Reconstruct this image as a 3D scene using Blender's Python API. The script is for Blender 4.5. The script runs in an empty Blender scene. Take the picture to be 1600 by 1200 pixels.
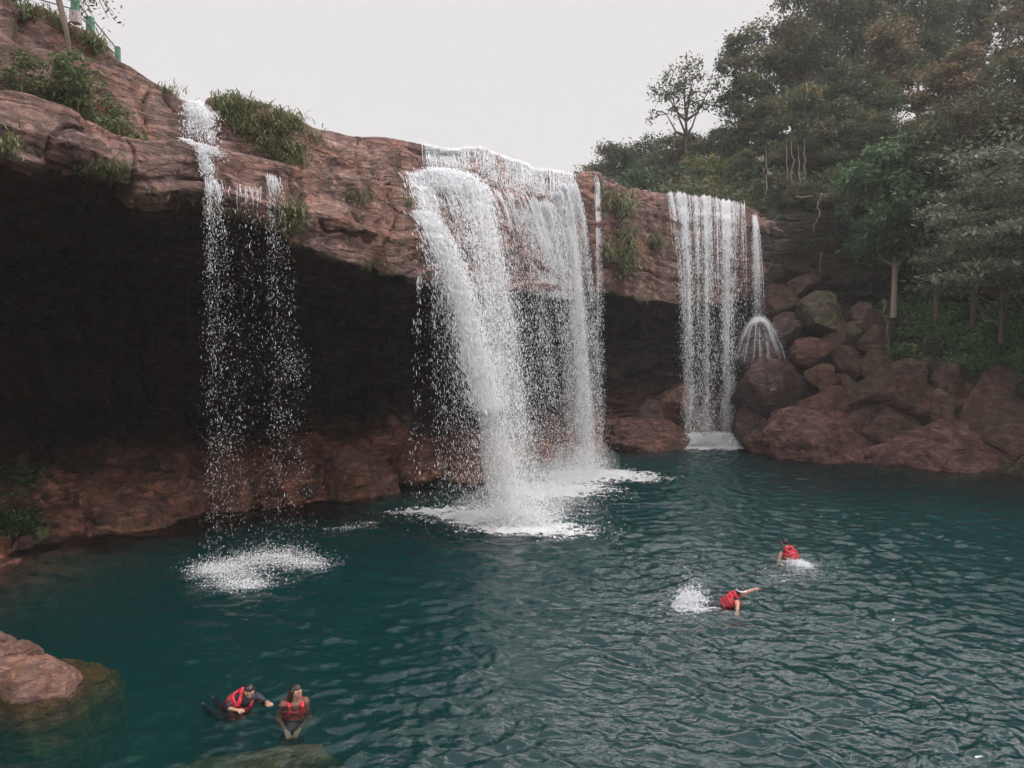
import bpy, math, random
import numpy as np
from mathutils import Vector, Matrix, Euler
R = math.radians
scene = bpy.context.scene
COL = scene.collection
rng = np.random.default_rng(11)

# ------------------------------------------------------------------ camera model
CAM_Z = 5.7
PITCH = math.atan(55/1200)
CP, SP = math.cos(PITCH), math.sin(PITCH)

def P(px, py, Y):
    """point seen at photo pixel (px, py) standing Y metres ahead of the viewer"""
    px = np.asarray(px, float); py = np.asarray(py, float); Y = np.asarray(Y, float)
    a = (px-800)/1200; b = (600-py)/1200
    dy = CP + b*SP; dz = -SP + b*CP
    t = Y/dy
    return np.stack(np.broadcast_arrays(a*t, Y, CAM_Z + dz*t), -1)

def water_Y(py):
    b = (600-np.asarray(py, float))/1200
    return -CAM_Z*(CP+b*SP)/(-SP+b*CP)

# ------------------------------------------------------------------ noise
def _hash(ix, iy, iz, seed):
    h = (ix.astype(np.int64)*374761393 + iy.astype(np.int64)*668265263 + iz.astype(np.int64)*2147483647*3 + seed*1442695041) & 0xffffffff
    h = ((h ^ (h >> 13))*1274126177) & 0xffffffff
    h = ((h ^ (h >> 16))*2246822519) & 0xffffffff
    return ((h ^ (h >> 15)) & 0xffffff).astype(np.float64)/0xffffff
def vnoise(p, seed=0):
    f = np.floor(p); i = f.astype(np.int64); t = p-f
    t = t*t*t*(t*(t*6-15)+10)
    r = 0
    for dx in (0, 1):
        wx = t[..., 0] if dx else 1-t[..., 0]
        for dy in (0, 1):
            wy = t[..., 1] if dy else 1-t[..., 1]
            for dz in (0, 1):
                wz = t[..., 2] if dz else 1-t[..., 2]
                r = r + wx*wy*wz*_hash(i[..., 0]+dx, i[..., 1]+dy, i[..., 2]+dz, seed)
    return r*2-1
def fbm(p, oct=4, seed=0, gain=.5):
    r = 0; a = 1; s = 0
    for k in range(oct):
        r = r + a*vnoise(p*(2.03**k)+k*17.3, seed+k); s += a; a *= gain
    return r/s

# ------------------------------------------------------------------ mesh / object helpers
def tag(o, label=None, cat=None, group=None, kind=None):
    if label: o['label'] = label
    if cat: o['category'] = cat
    if group: o['group'] = group
    if kind: o['kind'] = kind
    return o
def mesh_np(name, verts, faces, mat, parent=None, smooth=True, loc=(0, 0, 0), attrs=None):
    """faces: (n,3) or (n,4) int array, or a list of such arrays"""
    fl = faces if isinstance(faces, list) else [faces]
    me = bpy.data.meshes.new(name)
    verts = np.ascontiguousarray(verts, dtype=np.float32)
    me.vertices.add(len(verts)); me.vertices.foreach_set('co', verts.ravel())
    loops = np.concatenate([f.ravel() for f in fl]).astype(np.int32)
    tot = np.concatenate([np.full(len(f), f.shape[1], np.int32) for f in fl])
    start = np.concatenate([[0], np.cumsum(tot)[:-1]]).astype(np.int32)
    me.loops.add(len(loops)); me.loops.foreach_set('vertex_index', loops)
    me.polygons.add(len(tot)); me.polygons.foreach_set('loop_start', start); me.polygons.foreach_set('loop_total', tot)
    me.polygons.foreach_set('use_smooth', np.full(len(tot), smooth))
    me.update(calc_edges=True)
    for k, v in (attrs or {}).items():
        a = me.attributes.new(k, 'FLOAT', 'FACE'); a.data.foreach_set('value', np.asarray(v, np.float32))
    if mat: me.materials.append(mat)
    o = bpy.data.objects.new(name, me); COL.objects.link(o); o.location = loc
    if parent: o.parent = parent
    return o
def empty(name, loc, label, cat, group=None):
    o = bpy.data.objects.new(name, None); COL.objects.link(o); o.location = loc; o.empty_display_size = .2
    return tag(o, label, cat, group)
def grid_faces(nu, nv):
    i = np.arange(nu-1)[:, None]*nv + np.arange(nv-1)[None, :]
    i = i.ravel()
    return np.stack([i, i+1, i+nv+1, i+nv], -1)
def tube_geo(paths, sides=6):
    """paths: list of (pts(n,3), radii(n)) -> verts, faces"""
    V = []; F = []; off = 0
    ang = np.arange(sides)*2*math.pi/sides
    for pts, rad in paths:
        pts = np.asarray(pts, float); rad = np.asarray(rad, float); n = len(pts)
        t = np.gradient(pts, axis=0); t /= np.linalg.norm(t, axis=1, keepdims=True)+1e-9
        ref = np.array([0, 0, 1.]) if abs(t[0, 2]) < .8 else np.array([1., 0, 0])
        u = np.cross(t, ref); u /= np.linalg.norm(u, axis=1, keepdims=True)+1e-9
        w = np.cross(t, u)
        ring = pts[:, None]+rad[:, None, None]*(np.cos(ang)[None, :, None]*u[:, None]+np.sin(ang)[None, :, None]*w[:, None])
        V.append(ring.reshape(-1, 3))
        i = np.arange(n-1)[:, None]*sides; j = np.arange(sides)[None, :]; j2 = (j+1) % sides
        F.append((np.stack([i+j, i+j2, i+sides+j2, i+sides+j], -1).reshape(-1, 4))+off)
        off += n*sides
    return np.concatenate(V), np.concatenate(F)

# ------------------------------------------------------------------ materials
class NT:
    def __init__(s, name):
        s.m = bpy.data.materials.new(name); s.m.use_nodes = True
        s.t = s.m.node_tree; s.t.nodes.clear()
        s.out = s.n('ShaderNodeOutputMaterial')
    def n(s, typ, **kw):
        nd = s.t.nodes.new(typ)
        for k, v in kw.items():
            if k in nd.inputs.keys() if isinstance(k, str) else False: pass
            setattr(nd, k, v)
        return nd
    def l(s, a, b): s.t.links.new(a, b)
    def val(s, sock, v):
        if hasattr(v, 'is_output') or isinstance(v, bpy.types.NodeSocket): s.l(v, sock)
        else: sock.default_value = v
    def coords(s, scale=(1, 1, 1), kind='Object'):
        tc = s.n('ShaderNodeTexCoord'); mp = s.n('ShaderNodeMapping'); s.l(tc.outputs[kind], mp.inputs['Vector'])
        mp.inputs['Scale'].default_value = scale
        return mp.outputs['Vector']
    def noise(s, vec, scale, detail=5, rough=.55, dist=0):
        nd = s.n('ShaderNodeTexNoise'); s.l(vec, nd.inputs['Vector'])
        nd.inputs['Scale'].default_value = scale; nd.inputs['Detail'].default_value = detail
        nd.inputs['Roughness'].default_value = rough; nd.inputs['Distortion'].default_value = dist
        return nd.outputs['Fac']
    def ramp(s, fac, stops):
        r = s.n('ShaderNodeValToRGB'); s.l(fac, r.inputs['Fac']); cr = r.color_ramp
        while len(cr.elements) < len(stops): cr.elements.new(.5)
        for e, (p, c) in zip(cr.elements, stops):
            e.position = p; e.color = (*c, 1) if not isinstance(c, (int, float)) else (c, c, c, 1)
        return r.outputs['Color']
    def mix(s, fac, a, b, typ='MIX'):
        m = s.n('ShaderNodeMix'); m.data_type = 'RGBA'; m.blend_type = typ
        s.val(m.inputs['Factor'], fac)
        for k, v in ((6, a), (7, b)):
            if isinstance(v, bpy.types.NodeSocket): s.l(v, m.inputs[k])
            else: m.inputs[k].default_value = (*v, 1)
        return m.outputs[2]
    def math(s, op, a, b=0., c=None):
        m = s.n('ShaderNodeMath'); m.operation = op; s.val(m.inputs[0], a); s.val(m.inputs[1], b)
        if c is not None: s.val(m.inputs[2], c)
        return m.outputs[0]
    def bump(s, h, strength, dist, nrm=None):
        b = s.n('ShaderNodeBump'); s.l(h, b.inputs['Height']); b.inputs['Strength'].default_value = strength
        b.inputs['Distance'].default_value = dist
        if nrm: s.l(nrm, b.inputs['Normal'])
        return b.outputs['Normal']
    def princ(s, color, rough=.7, normal=None, spec=.5, **kw):
        p = s.n('ShaderNodeBsdfPrincipled')
        if isinstance(color, bpy.types.NodeSocket): s.l(color, p.inputs['Base Color'])
        else: p.inputs['Base Color'].default_value = (*color, 1)
        s.val(p.inputs['Roughness'], rough)
        p.inputs['Specular IOR Level'].default_value = spec
        if normal: s.l(normal, p.inputs['Normal'])
        for k, v in kw.items(): s.val(p.inputs[k.replace('_', ' ')], v)
        return p.outputs['BSDF']
    def surf(s, sh): s.l(sh, s.out.inputs['Surface']); return s.m

def rock_mat(name, dark=(.085, .045, .038), mid=(.235, .125, .092), light=(.40, .245, .185), accent=(.36, .145, .065),
             moss=.3, wet=.4, scale=1., strata=True, mosscol=(.055, .075, .022)):
    s = NT(name)
    v = s.coords((scale, scale, scale))
    vs = s.coords((scale*.22, scale*.22, scale*1.6)) if strata else v
    big = s.noise(v, .35, 4, .6, .4)
    st = s.noise(vs, 1.3, 7, .68, .9)
    fine = s.noise(v, 7, 8, .7)
    f = s.math('ADD', s.math('MULTIPLY', st, .50), s.math('MULTIPLY', big, .30)); f = s.math('ADD', f, s.math('MULTIPLY', fine, .26))
    col = s.ramp(f, [(.41, dark), (.50, mid), (.58, tuple(a*.7+b*.3 for a, b in zip(mid, light))), (.66, light)])
    ac = s.ramp(s.noise(s.coords((scale*.5, scale*.5, scale*.25)), 1.1, 5, .6, .6), [(.50, 0.), (.66, 1.)])
    col = s.mix(s.math('MULTIPLY', ac, .75), col, accent)
    # runs of dark mineral stain down the face
    stain = s.ramp(s.noise(s.coords((scale*1.4, scale*1.4, scale*.10)), 1.0, 6, .62, .3), [(.50, 0.), (.62, 1.)])
    col = s.mix(s.math('MULTIPLY', stain, .62), col, tuple(c*.8 for c in dark))
    spk = s.ramp(s.noise(v, 28, 4, .7), [(.35, .72), (.65, 1.18)])
    col = s.mix(.8, col, spk, 'MULTIPLY')
    crk = s.n('ShaderNodeTexVoronoi'); crk.feature = 'DISTANCE_TO_EDGE'
    wv = s.n('ShaderNodeVectorMath'); wv.operation = 'ADD'; nn = s.n('ShaderNodeTexNoise'); s.l(v, nn.inputs['Vector']); nn.inputs['Scale'].default_value = 1.2; nn.inputs['Detail'].default_value = 5
    s.l(s.coords((scale*.5, scale*.5, scale*1.1)), wv.inputs[0]); s.l(nn.outputs['Color'], wv.inputs[1])
    s.l(wv.outputs[0], crk.inputs['Vector']); crk.inputs['Scale'].default_value = .8
    cr = s.ramp(crk.outputs['Distance'], [(0., 0.), (.03, 1.)])
    col = s.mix(s.math('MULTIPLY_ADD', cr, -.45, .45), col, tuple(c*.5 for c in dark))
    # moss on what faces up
    ge = s.n('ShaderNodeNewGeometry'); sep = s.n('ShaderNodeSeparateXYZ'); s.l(ge.outputs['Normal'], sep.inputs[0])
    mm = s.math('ADD', s.math('MULTIPLY', sep.outputs['Z'], .35), s.noise(v, 1.1, 6, .66))
    mo = s.ramp(mm, [(1.02-.55*moss, 0.), (1.12-.55*moss, 1.)])
    col = s.mix(s.math('MULTIPLY', mo, .85), col, s.mix(fine, mosscol, tuple(c*1.9 for c in mosscol)))
    n1 = s.bump(st, .9, .30/scale); n2 = s.bump(fine, .95, .09/scale, n1)
    rdg = s.math('POWER', s.math('SUBTRACT', 1., s.math('ABSOLUTE', s.math('MULTIPLY_ADD', s.noise(s.coords((scale*.5, scale*.5, scale*1.5)), 1.7, 7, .6, .5), 2., -1.))), 9.)
    col = s.mix(s.math('MULTIPLY', rdg, .5), col, tuple(c*.7 for c in dark))
    n2 = s.bump(s.math('SUBTRACT', 1., rdg), .9, .13/scale, n2)
    n3 = s.bump(cr, .7, .10/scale, n2); n4 = s.bump(s.noise(v, 26, 6, .75), .8, .02/scale, n3)
    rg = s.ramp(s.noise(s.coords((scale*.9, scale*.9, scale*.2)), 1.3, 4), [(.42, .85-.45*wet), (.62, .92)])
    return s.surf(s.princ(col, rg, n4, .45))

def leaf_mat(name, c1, c2, c3=None, c3amt=.0, trans=.35, rough=.5):
    s = NT(name)
    at = s.n('ShaderNodeAttribute'); at.attribute_name = 'rnd'
    oi = s.n('ShaderNodeObjectInfo')
    col = s.mix(at.outputs['Fac'], c1, c2)
    if c3:
        a2 = s.n('ShaderNodeAttribute'); a2.attribute_name = 'tip'
        col = s.mix(s.math('MULTIPLY', a2.outputs['Fac'], c3amt), col, c3)
    hs = s.n('ShaderNodeHueSaturation'); s.l(col, hs.inputs['Color'])
    s.l(s.math('MULTIPLY_ADD', oi.outputs['Random'], .5, .75), hs.inputs['Value'])
    s.l(s.math('MULTIPLY_ADD', oi.outputs['Random'], .04, .48), hs.inputs['Hue'])
    p = s.princ(hs.outputs['Color'], rough, None, .35)
    tr = s.n('ShaderNodeBsdfTranslucent'); s.l(hs.outputs['Color'], tr.inputs['Color'])
    mx = s.n('ShaderNodeMixShader'); mx.inputs[0].default_value = trans; s.l(p, mx.inputs[1]); s.l(tr.outputs[0], mx.inputs[2])
    return s.surf(mx.outputs[0])

def simple_mat(name, c, rough=.6, var=.25, scale=8, bump=.2, spec=.4, dist=.01):
    s = NT(name); v = s.coords()
    n = s.noise(v, scale, 5, .6)
    col = s.mix(n, tuple(x*(1-var) for x in c), tuple(min(1, x*(1+var)) for x in c))
    return s.surf(s.princ(col, rough, s.bump(n, bump, dist), spec))

M_ROCK = rock_mat('red_sandstone', dark=(0.072, 0.043, 0.041), mid=(0.294, 0.172, 0.145), light=(0.618, 0.396, 0.342), accent=(0.474, 0.208, 0.134), moss=.2)
M_ROCK2 = rock_mat('wet_sandstone', dark=(0.052, 0.032, 0.029), mid=(0.185, 0.102, 0.084), light=(0.354, 0.207, 0.172), accent=(0.325, 0.124, 0.076), moss=.3, wet=.9)
M_CAVE_SHADE = rock_mat('shaded_cave_stone', dark=(.020, .012, .012), mid=(.050, .028, .025), light=(.085, .052, .042), accent=(.075, .030, .018), moss=.0, wet=.3)  # cliff stone with the shade under the overhang painted into its colour
M_SHELF = rock_mat('shelf_stone', dark=(0.060, 0.028, 0.021), mid=(0.249, 0.101, 0.068), light=(0.454, 0.211, 0.147), accent=(0.393, 0.125, 0.059), moss=.2, wet=.6)
M_SHELF_SHADE = rock_mat('shaded_shelf_stone', dark=(0.034, 0.017, 0.014), mid=(0.109, 0.051, 0.037), light=(0.196, 0.101, 0.071), accent=(0.149, 0.057, 0.030), moss=.2, wet=.6)  # darker copy of the shelf stone, overhang shade put into the colour
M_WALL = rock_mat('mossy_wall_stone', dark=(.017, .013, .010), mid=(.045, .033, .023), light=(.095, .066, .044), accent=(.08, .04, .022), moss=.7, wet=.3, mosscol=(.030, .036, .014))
M_BOULD = rock_mat('boulder_stone', dark=(0.055, 0.029, 0.022), mid=(0.231, 0.110, 0.075), light=(0.396, 0.220, 0.160), accent=(0.330, 0.116, 0.057), moss=.15, scale=1.3, strata=False)
M_BOULD_P = rock_mat('pink_stone', dark=(0.059, 0.030, 0.026), mid=(0.188, 0.090, 0.072), light=(0.290, 0.158, 0.127), accent=(0.204, 0.082, 0.059), moss=0., scale=1.1, strata=False, wet=.3)
M_BOULD_PU = rock_mat('purple_stone', dark=(0.050, 0.029, 0.029), mid=(0.122, 0.067, 0.065), light=(0.190, 0.113, 0.108), accent=(0.136, 0.056, 0.044), moss=0., scale=1.2, strata=False, wet=.9)
M_BOULD_B = rock_mat('brown_stone', dark=(0.045, 0.026, 0.019), mid=(0.125, 0.069, 0.048), light=(0.215, 0.127, 0.094), accent=(0.180, 0.075, 0.044), moss=.25, scale=1.2, strata=False)
M_BOULD_Y = rock_mat('sunlit_yellow_stone', dark=(.045, .035, .022), mid=(.13, .105, .06), light=(.46, .40, .20), accent=(.10, .07, .04), moss=.2, scale=1.6, strata=False)  # grey-brown stone with sunlit yellow painted into its light tone
M_BOULD_O = rock_mat('orange_stone', dark=(0.056, 0.027, 0.021), mid=(0.179, 0.080, 0.053), light=(0.300, 0.155, 0.107), accent=(0.225, 0.080, 0.040), moss=0., scale=1.4, strata=False)
M_NEAR = rock_mat('near_stone', dark=(0.128, 0.064, 0.051), mid=(0.281, 0.157, 0.128), light=(0.442, 0.297, 0.238), accent=(0.306, 0.128, 0.068), moss=0., scale=2.2, strata=False, wet=.6)
M_BED = rock_mat('bed_stone', dark=(.10, .075, .03), mid=(.24, .17, .06), light=(.36, .26, .10), accent=(.26, .13, .05), moss=.2, scale=1., strata=False)
M_ALGAE = rock_mat('algae_stone', dark=(.13, .075, .025), mid=(.30, .175, .06), light=(.42, .26, .10), accent=(.34, .15, .05), moss=.0, scale=1.6, strata=False)
M_SUNK = rock_mat('sunken_stone', dark=(.13, .085, .035), mid=(.30, .185, .08), light=(.42, .28, .13), accent=(.30, .13, .06), moss=.0, scale=1.6, strata=False)
M_SOIL = rock_mat('hill_soil', dark=(.03, .022, .014), mid=(.07, .05, .03), light=(.12, .085, .05), accent=(.09, .05, .025), moss=.75, wet=0, scale=.8, strata=False, mosscol=(.03, .045, .014))
M_BARK = simple_mat('bark', (.085, .062, .048), .9, .5, 14, .8, .2, .03)
M_BARK2 = simple_mat('pale_bark', (.22, .17, .14), .85, .4, 12, .7, .2, .02)
M_LEAF = leaf_mat('leaf_dark_green', (.028, .042, .020), (.085, .108, .052), (.24, .15, .075), .75)
M_LEAF_L = leaf_mat('leaf_dull_green', (.05, .075, .032), (.13, .17, .075), (.26, .24, .12), .7)
M_LEAF_O = leaf_mat('leaf_rusty_tips', (.035, .045, .022), (.10, .105, .05), (.38, .26, .145), .9)
M_LEAF_G = leaf_mat('leaf_fresh_green', (.028, .058, .024), (.075, .145, .058), (.15, .21, .09), .6)
M_LEAF_P = leaf_mat('leaf_grey_green', (.06, .085, .055), (.17, .22, .14), (.36, .35, .25), .7)
M_LEAF_Y = leaf_mat('leaf_yellow_green', (.07, .10, .03), (.18, .21, .065), (.36, .32, .10), .8)
M_COVER = leaf_mat('leaf_cover', (.035, .085, .03), (.12, .25, .075), (.22, .30, .11), .6)
M_GRASS = leaf_mat('grass_blade', (.055, .072, .030), (.18, .20, .09), (.34, .32, .19), .8, .3)

# ------------------------------------------------------------------ the cliff
px_u = np.concatenate([np.arange(-900, -80, 14), np.arange(-80, 1680, 2.6), np.arange(1680, 2700, 14)]).astype(float)
def tab(rows, k=6):
    a = np.array(rows, float)
    out = []
    for c in range(1, a.shape[1]):
        f = np.interp(px_u, a[:, 0], a[:, c])
        if k:
            ker = np.hanning(2*k+3)[1:-1]; ker /= ker.sum()
            f = np.convolve(np.pad(f, k, mode='edge'), ker, 'valid')
        out.append(f)
    return out
A_T = [(-900, -500, 9), (-600, -320, 12), (-100, -90, 18), (-20, -60, 19), (18, -30, 19.2), (26, 22, 19.4), (60, 8, 19.6), (110, 34, 20), (140, 47, 20.3), (165, 66, 20.7), (185, 90, 21), (205, 97, 21.3), (240, 118, 21.7), (262, 134, 22), (284, 146, 22.2), (294, 158, 22.4), (316, 161, 22.5), (324, 150, 22.6), (340, 147, 22.7), (370, 152, 23), (430, 166, 23.6), (462, 182, 24), (490, 200, 24.5), (520, 206, 24.9), (560, 208, 25.4), (620, 216, 26.4), (660, 226, 27.3), (690, 234, 27.9), (705, 237, 28.2), (735, 231, 29), (755, 233, 29.5), (775, 243, 30), (800, 252, 30.8), (830, 262, 32), (870, 270, 34), (895, 276, 35), (915, 270, 36), (935, 272, 37), (950, 280, 38.5), (985, 293, 41), (1010, 300, 43), (1040, 303, 44.5), (1100, 309, 47), (1150, 318, 48), (1175, 325, 48.5), (1195, 338, 49), (1230, 312, 50.5), (1260, 310, 51), (1330, 306, 51.5), (1450, 320, 49), (1600, 340, 43), (1800, 340, 35), (2200, 300, 23), (2700, 250, 14)]
B_T = [(-900, 30, 9.5), (-600, 60, 11.6), (-60, 146, 17), (0, 156, 17.6), (60, 170, 18), (120, 192, 18.6), (190, 222, 19.8), (240, 236, 20.3), (290, 243, 20.8), (340, 252, 21.4), (420, 262, 22.2), (500, 276, 23.3), (560, 282, 24), (600, 288, 25), (645, 266, 26.3), (740, 276, 28.2), (775, 292, 29.2), (800, 298, 30), (850, 306, 32.4), (890, 312, 34.2), (950, 320, 37.6), (1000, 330, 41), (1040, 333, 43.9), (1100, 338, 46.2), (1180, 352, 47.8), (1230, 332, 50), (1330, 328, 51), (1450, 345, 48.5), (1600, 365, 42.5), (1800, 365, 34.5), (2200, 320, 22.5), (2700, 280, 13.5)]
C_T = [(-900, 200, 8.5), (-600, 215, 10.2), (-60, 240, 15), (0, 247, 15.6), (60, 252, 16.4), (150, 268, 17.6), (200, 290, 18.4), (230, 305, 18.8), (320, 322, 19.9), (350, 328, 20.2), (400, 348, 20.7), (450, 378, 21.2), (520, 403, 22), (600, 427, 23.4), (650, 436, 24.4), (690, 440, 25.2), (760, 452, 27), (820, 456, 29.4), (880, 458, 32.4), (950, 455, 36), (1000, 468, 38.8), (1060, 476, 43), (1140, 472, 46), (1190, 452, 47.8), (1230, 425, 49.6), (1330, 430, 50.4), (1450, 450, 47.6), (1600, 470, 41.5), (1800, 470, 33.5), (2200, 430, 22), (2700, 400, 13)]
E_T = [(-900, 640, 16), (-600, 640, 20), (0, 640, 29), (150, 645, 32), (300, 652, 34.5), (480, 655, 36), (700, 655, 38), (800, 640, 39), (850, 620, 41), (900, 600, 43), (950, 592, 45), (1060, 588, 49), (1150, 560, 50.5), (1190, 505, 50.5), (1250, 480, 50.8), (1330, 475, 50.6), (1450, 485, 47.8), (1600, 490, 41.8), (1800, 500, 33.8), (2200, 480, 22.3), (2700, 460, 13.3)]
F_T = [(-900, 800, 12), (-600, 790, 14), (0, 805, 21.8), (100, 785, 24), (200, 762, 25.6), (300, 742, 28.5), (420, 728, 29.8), (500, 710, 30.2), (600, 700, 32), (700, 700, 35), (800, 698, 37), (900, 680, 42), (960, 668, 44.6), (1060, 665, 46.5), (1150, 665, 47.2), (1200, 640, 45.5), (1250, 610, 44.8), (1350, 610, 43.5), (1450, 615, 41.4), (1600, 630, 37.5), (1800, 640, 30.5), (2200, 650, 20), (2700, 700, 12)]
G_T = [(-900, 1250), (-600, 1050), (-200, 930), (0, 872), (60, 856), (110, 842), (160, 834), (210, 828), (260, 812), (320, 797), (400, 790), (480, 783), (540, 775), (620, 760), (700, 748), (780, 735), (850, 724), (900, 714), (960, 702), (1060, 694), (1150, 692), (1200, 698), (1350, 704), (1450, 716), (1540, 735), (1600, 745), (1800, 790), (2200, 900), (2700, 1050)]
Apy, AY = tab(A_T, 1); Bpy, BY = tab(B_T, 8); Cpy, CY = tab(C_T, 5)
Epy, EY = tab(E_T, 10); Fpy, FY = tab(F_T, 8); Gpy, = tab(G_T, 5); GY = water_Y(Gpy)
pA = P(px_u, Apy, AY); pB = P(px_u, Bpy, BY); pC = P(px_u, Cpy, CY); pE = P(px_u, Epy, EY); pF = P(px_u, Fpy, FY)
pG = P(px_u, Gpy, GY)
rayx = (px_u-800)/1200
def atY(p, dY, dz):           # shift along the same column
    q = p.copy(); q[:, 1] += dY; q[:, 0] = rayx*q[:, 1]/CP; q[:, 2] += dz; return q
left = np.clip((900-px_u)/600, 0, 1)
pA0 = atY(pA, 4.0, .15); pA1 = atY(pA, .9, .02)
ledge = np.interp(px_u, [-900, 280, 450, 640, 760, 900, 1180, 2700], [1.5, 1.3, 1.0, .55, .5, .35, .3, .5])
pBm = atY(pB, .0, 0)
pB2 = atY(pB, -ledge, -.12); pB3 = atY(pB, -ledge-.18, -.5)
face = (pB3+pC)/2; bul = np.interp(px_u, [0, 300, 600, 900, 2700], [.5, .2, .7, .3, .1]); pM = atY(face, -bul, 0)
dC = np.interp(px_u, [-900, 1100, 1180, 2700], [1., 1., .5, .3])
pC2 = atY(pC, dC*1.1, -.12)
pD = pE.copy(); pD = atY(pD, np.interp(px_u, [-900, 1000, 1190, 2700], [-2.5, -1.5, -.2, 0]), 0)
pD[:, 2] = np.interp(px_u, [-900, 1000, 1150, 1230, 2700], [1, 1, 1, 0, 0])*(pC[:, 2]-1.3)+np.interp(px_u, [-900, 1000, 1150, 1230, 2700], [0, 0, 0, 1, 1])*(pC[:, 2]-.4)
shal = np.interp(px_u, [-900, 0, 250, 420, 1300, 1500, 2700], [1, 1, .7, .2, .2, .6, .8])
pU = atY(pG, -2.2, 0); pU[:, 2] = -1.9+1.45*shal
pU2 = atY(pG, -6.5, 0); pU2[:, 2] = -7.5+4.6*shal
levels = [(pA0, 8), (pA1, 8), (pA, 54), (pB, 12), (pB2, 7), (pB3, 48), (pM, 48), (pC, 10), (pC2, 34), (pD, 44), (pE, 60), (pF, 16), (pG, 12), (pU, 14), (pU2, 0)]
cols = []; lev = []
for k, (p, n) in enumerate(levels[:-1]):
    q = levels[k+1][0]
    for j in range(n):
        cols.append(p+(q-p)*j/n); lev.append(k+j/n)
cols.append(levels[-1][0]); lev.append(len(levels)-1)
G = np.stack(cols, 1); lev = np.array(lev)
for _ in range(3):
    H = G.copy(); H[:, 1:-1] = (G[:, :-2]+2*G[:, 1:-1]+G[:, 2:])/4; G = H
def gnormal(G):
    du = np.gradient(G, axis=0); dv = np.gradient(G, axis=1)
    n = np.cross(dv, du); return n/(np.linalg.norm(n, axis=-1, keepdims=True)+1e-9)
N = gnormal(G)
amp = np.interp(lev, [0, 2, 3, 4, 7, 8, 9, 10, 11, 12, 14], [.22, .40, .7, .65, .7, .9, 1.4, 1.2, .6, .5, 1.])
amp = amp[None, :]*np.interp(px_u, [-200, 0, 1150, 1300], [1, 1, 1., 1.5])[:, None]
pw = G+np.stack([fbm(G*.4+5, 2, 71), fbm(G*.4+9, 2, 72), fbm(G*.4+2, 2, 73)], -1)*.35
strat = fbm(pw*np.array([.10, .10, 1.1]), 4, 3, .6); sq = pw[..., 2]*.85+.9*fbm(pw*np.array([.13, .13, .3]), 2, 41); sh_ = sq-np.floor(sq); bed_ = (np.minimum(sh_/.82, 1)**1.6)*(sh_ < .82)+(1-(sh_-.82)/.18)*(sh_ >= .82); rid = 1-2.6*np.abs(fbm(pw*np.array([.45, .45, 2.3])+11, 4, 47))
blk = fbm(pw*np.array([.55, .55, .75]), 4, 9, .5)
vert = fbm(pw*np.array([.9, .9, .12]), 3, 29)
vc = np.abs(fbm(pw*np.array([.5, .5, .16])+40, 3, 49))
disp = amp*(.30*fbm(G*.33, 3, 5)+.12*strat+.34*(bed_-.45)*(.7+.9*vnoise(G*.25, 8))-.30*np.exp(-((sh_-.93)/.055)**2)*(.5+vnoise(G*.4, 18))-.28*np.exp(-(vc/.022)**2)+.09*rid+.09*(1-np.abs(blk)*2.6)+.08*vert+.06*fbm(G*2.1, 4, 21)+.035*fbm(G*6.3, 3, 23))
inner = ((lev > 8.6) & (lev < 12.2))[None, :]*1.
ter = fbm(pw*np.array([.35, .35, 1.7]), 3, 33)
disp += inner*(np.floor(ter*4.5)/4.5*1.0+.22*(1-3*np.abs(fbm(pw*np.array([.6, .6, .9])+7, 3, 55)))-.35*np.exp(-(np.abs(fbm(pw*np.array([.42, .42, .2])+3, 2, 57))/.03)**2))
G2 = G+N*disp[..., None]
cliff = mesh_np('cliff', G2.reshape(-1, 3), grid_faces(*G2.shape[:2]), M_ROCK)
cliff.data.materials.append(M_CAVE_SHADE); cliff.data.materials.append(M_WALL); cliff.data.materials.append(M_SHELF); cliff.data.materials.append(M_ROCK2); cliff.data.materials.append(M_SHELF_SHADE)
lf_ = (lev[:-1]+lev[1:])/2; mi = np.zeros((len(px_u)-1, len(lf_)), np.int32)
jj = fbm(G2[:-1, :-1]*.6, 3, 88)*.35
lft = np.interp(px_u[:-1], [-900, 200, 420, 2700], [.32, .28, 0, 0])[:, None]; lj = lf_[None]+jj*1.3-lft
mi[(lf_[None]+jj > 7.25) & (lj < 10.25)] = 1; mi[lj >= 10.25] = 5; mi[lj >= 10.62] = 3  # painted shade: cave and upper shelf darkened by level, further out at left
pj = px_u[:-1, None]+jj*160
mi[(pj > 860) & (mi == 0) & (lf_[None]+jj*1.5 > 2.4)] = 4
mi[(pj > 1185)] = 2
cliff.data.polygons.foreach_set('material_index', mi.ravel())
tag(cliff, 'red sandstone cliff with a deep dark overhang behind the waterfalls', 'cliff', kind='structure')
ilev = lambda a: int(np.argmin(np.abs(lev-a)))
def cliff_pt(px, lv):
    """a point on the finished rock face in column px at profile level lv"""
    i = int(np.argmin(np.abs(px_u-px))); j = ilev(lv); return G2[i, j].copy(), N[i, j].copy()

# ------------------------------------------------------------------ hillside behind the cliff
def hill_z(px, dY):
    za = np.interp(px, px_u, pA[:, 2])
    r = np.interp(px, [0, 200, 700, 950, 1100, 1250, 1400, 1700, 2600], [.10, .0, .0, .03, .16, .38, .5, .6, .5])
    base = np.interp(px, [-900, 300, 1000, 2700], [12, 12.5, 13.6, 13.5])
    w = np.clip(dY/20, 0, 1)
    return za*(1-w)+np.maximum(base, za*.97)*w - .5 + r*34*np.tanh(dY/34)
hp = np.linspace(-900, 2700, 260); hd = np.concatenate([np.linspace(.6, 40, 60), np.linspace(44, 160, 24)])
PX, DY = np.meshgrid(hp, hd, indexing='ij')
HY = np.interp(PX, px_u, AY)+DY; HX = (PX-800)/1200*HY/CP; HZ = hill_z(PX, DY)
Hg = np.stack([HX, HY, HZ], -1); rough = np.clip(DY/6, 0, 1)
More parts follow.
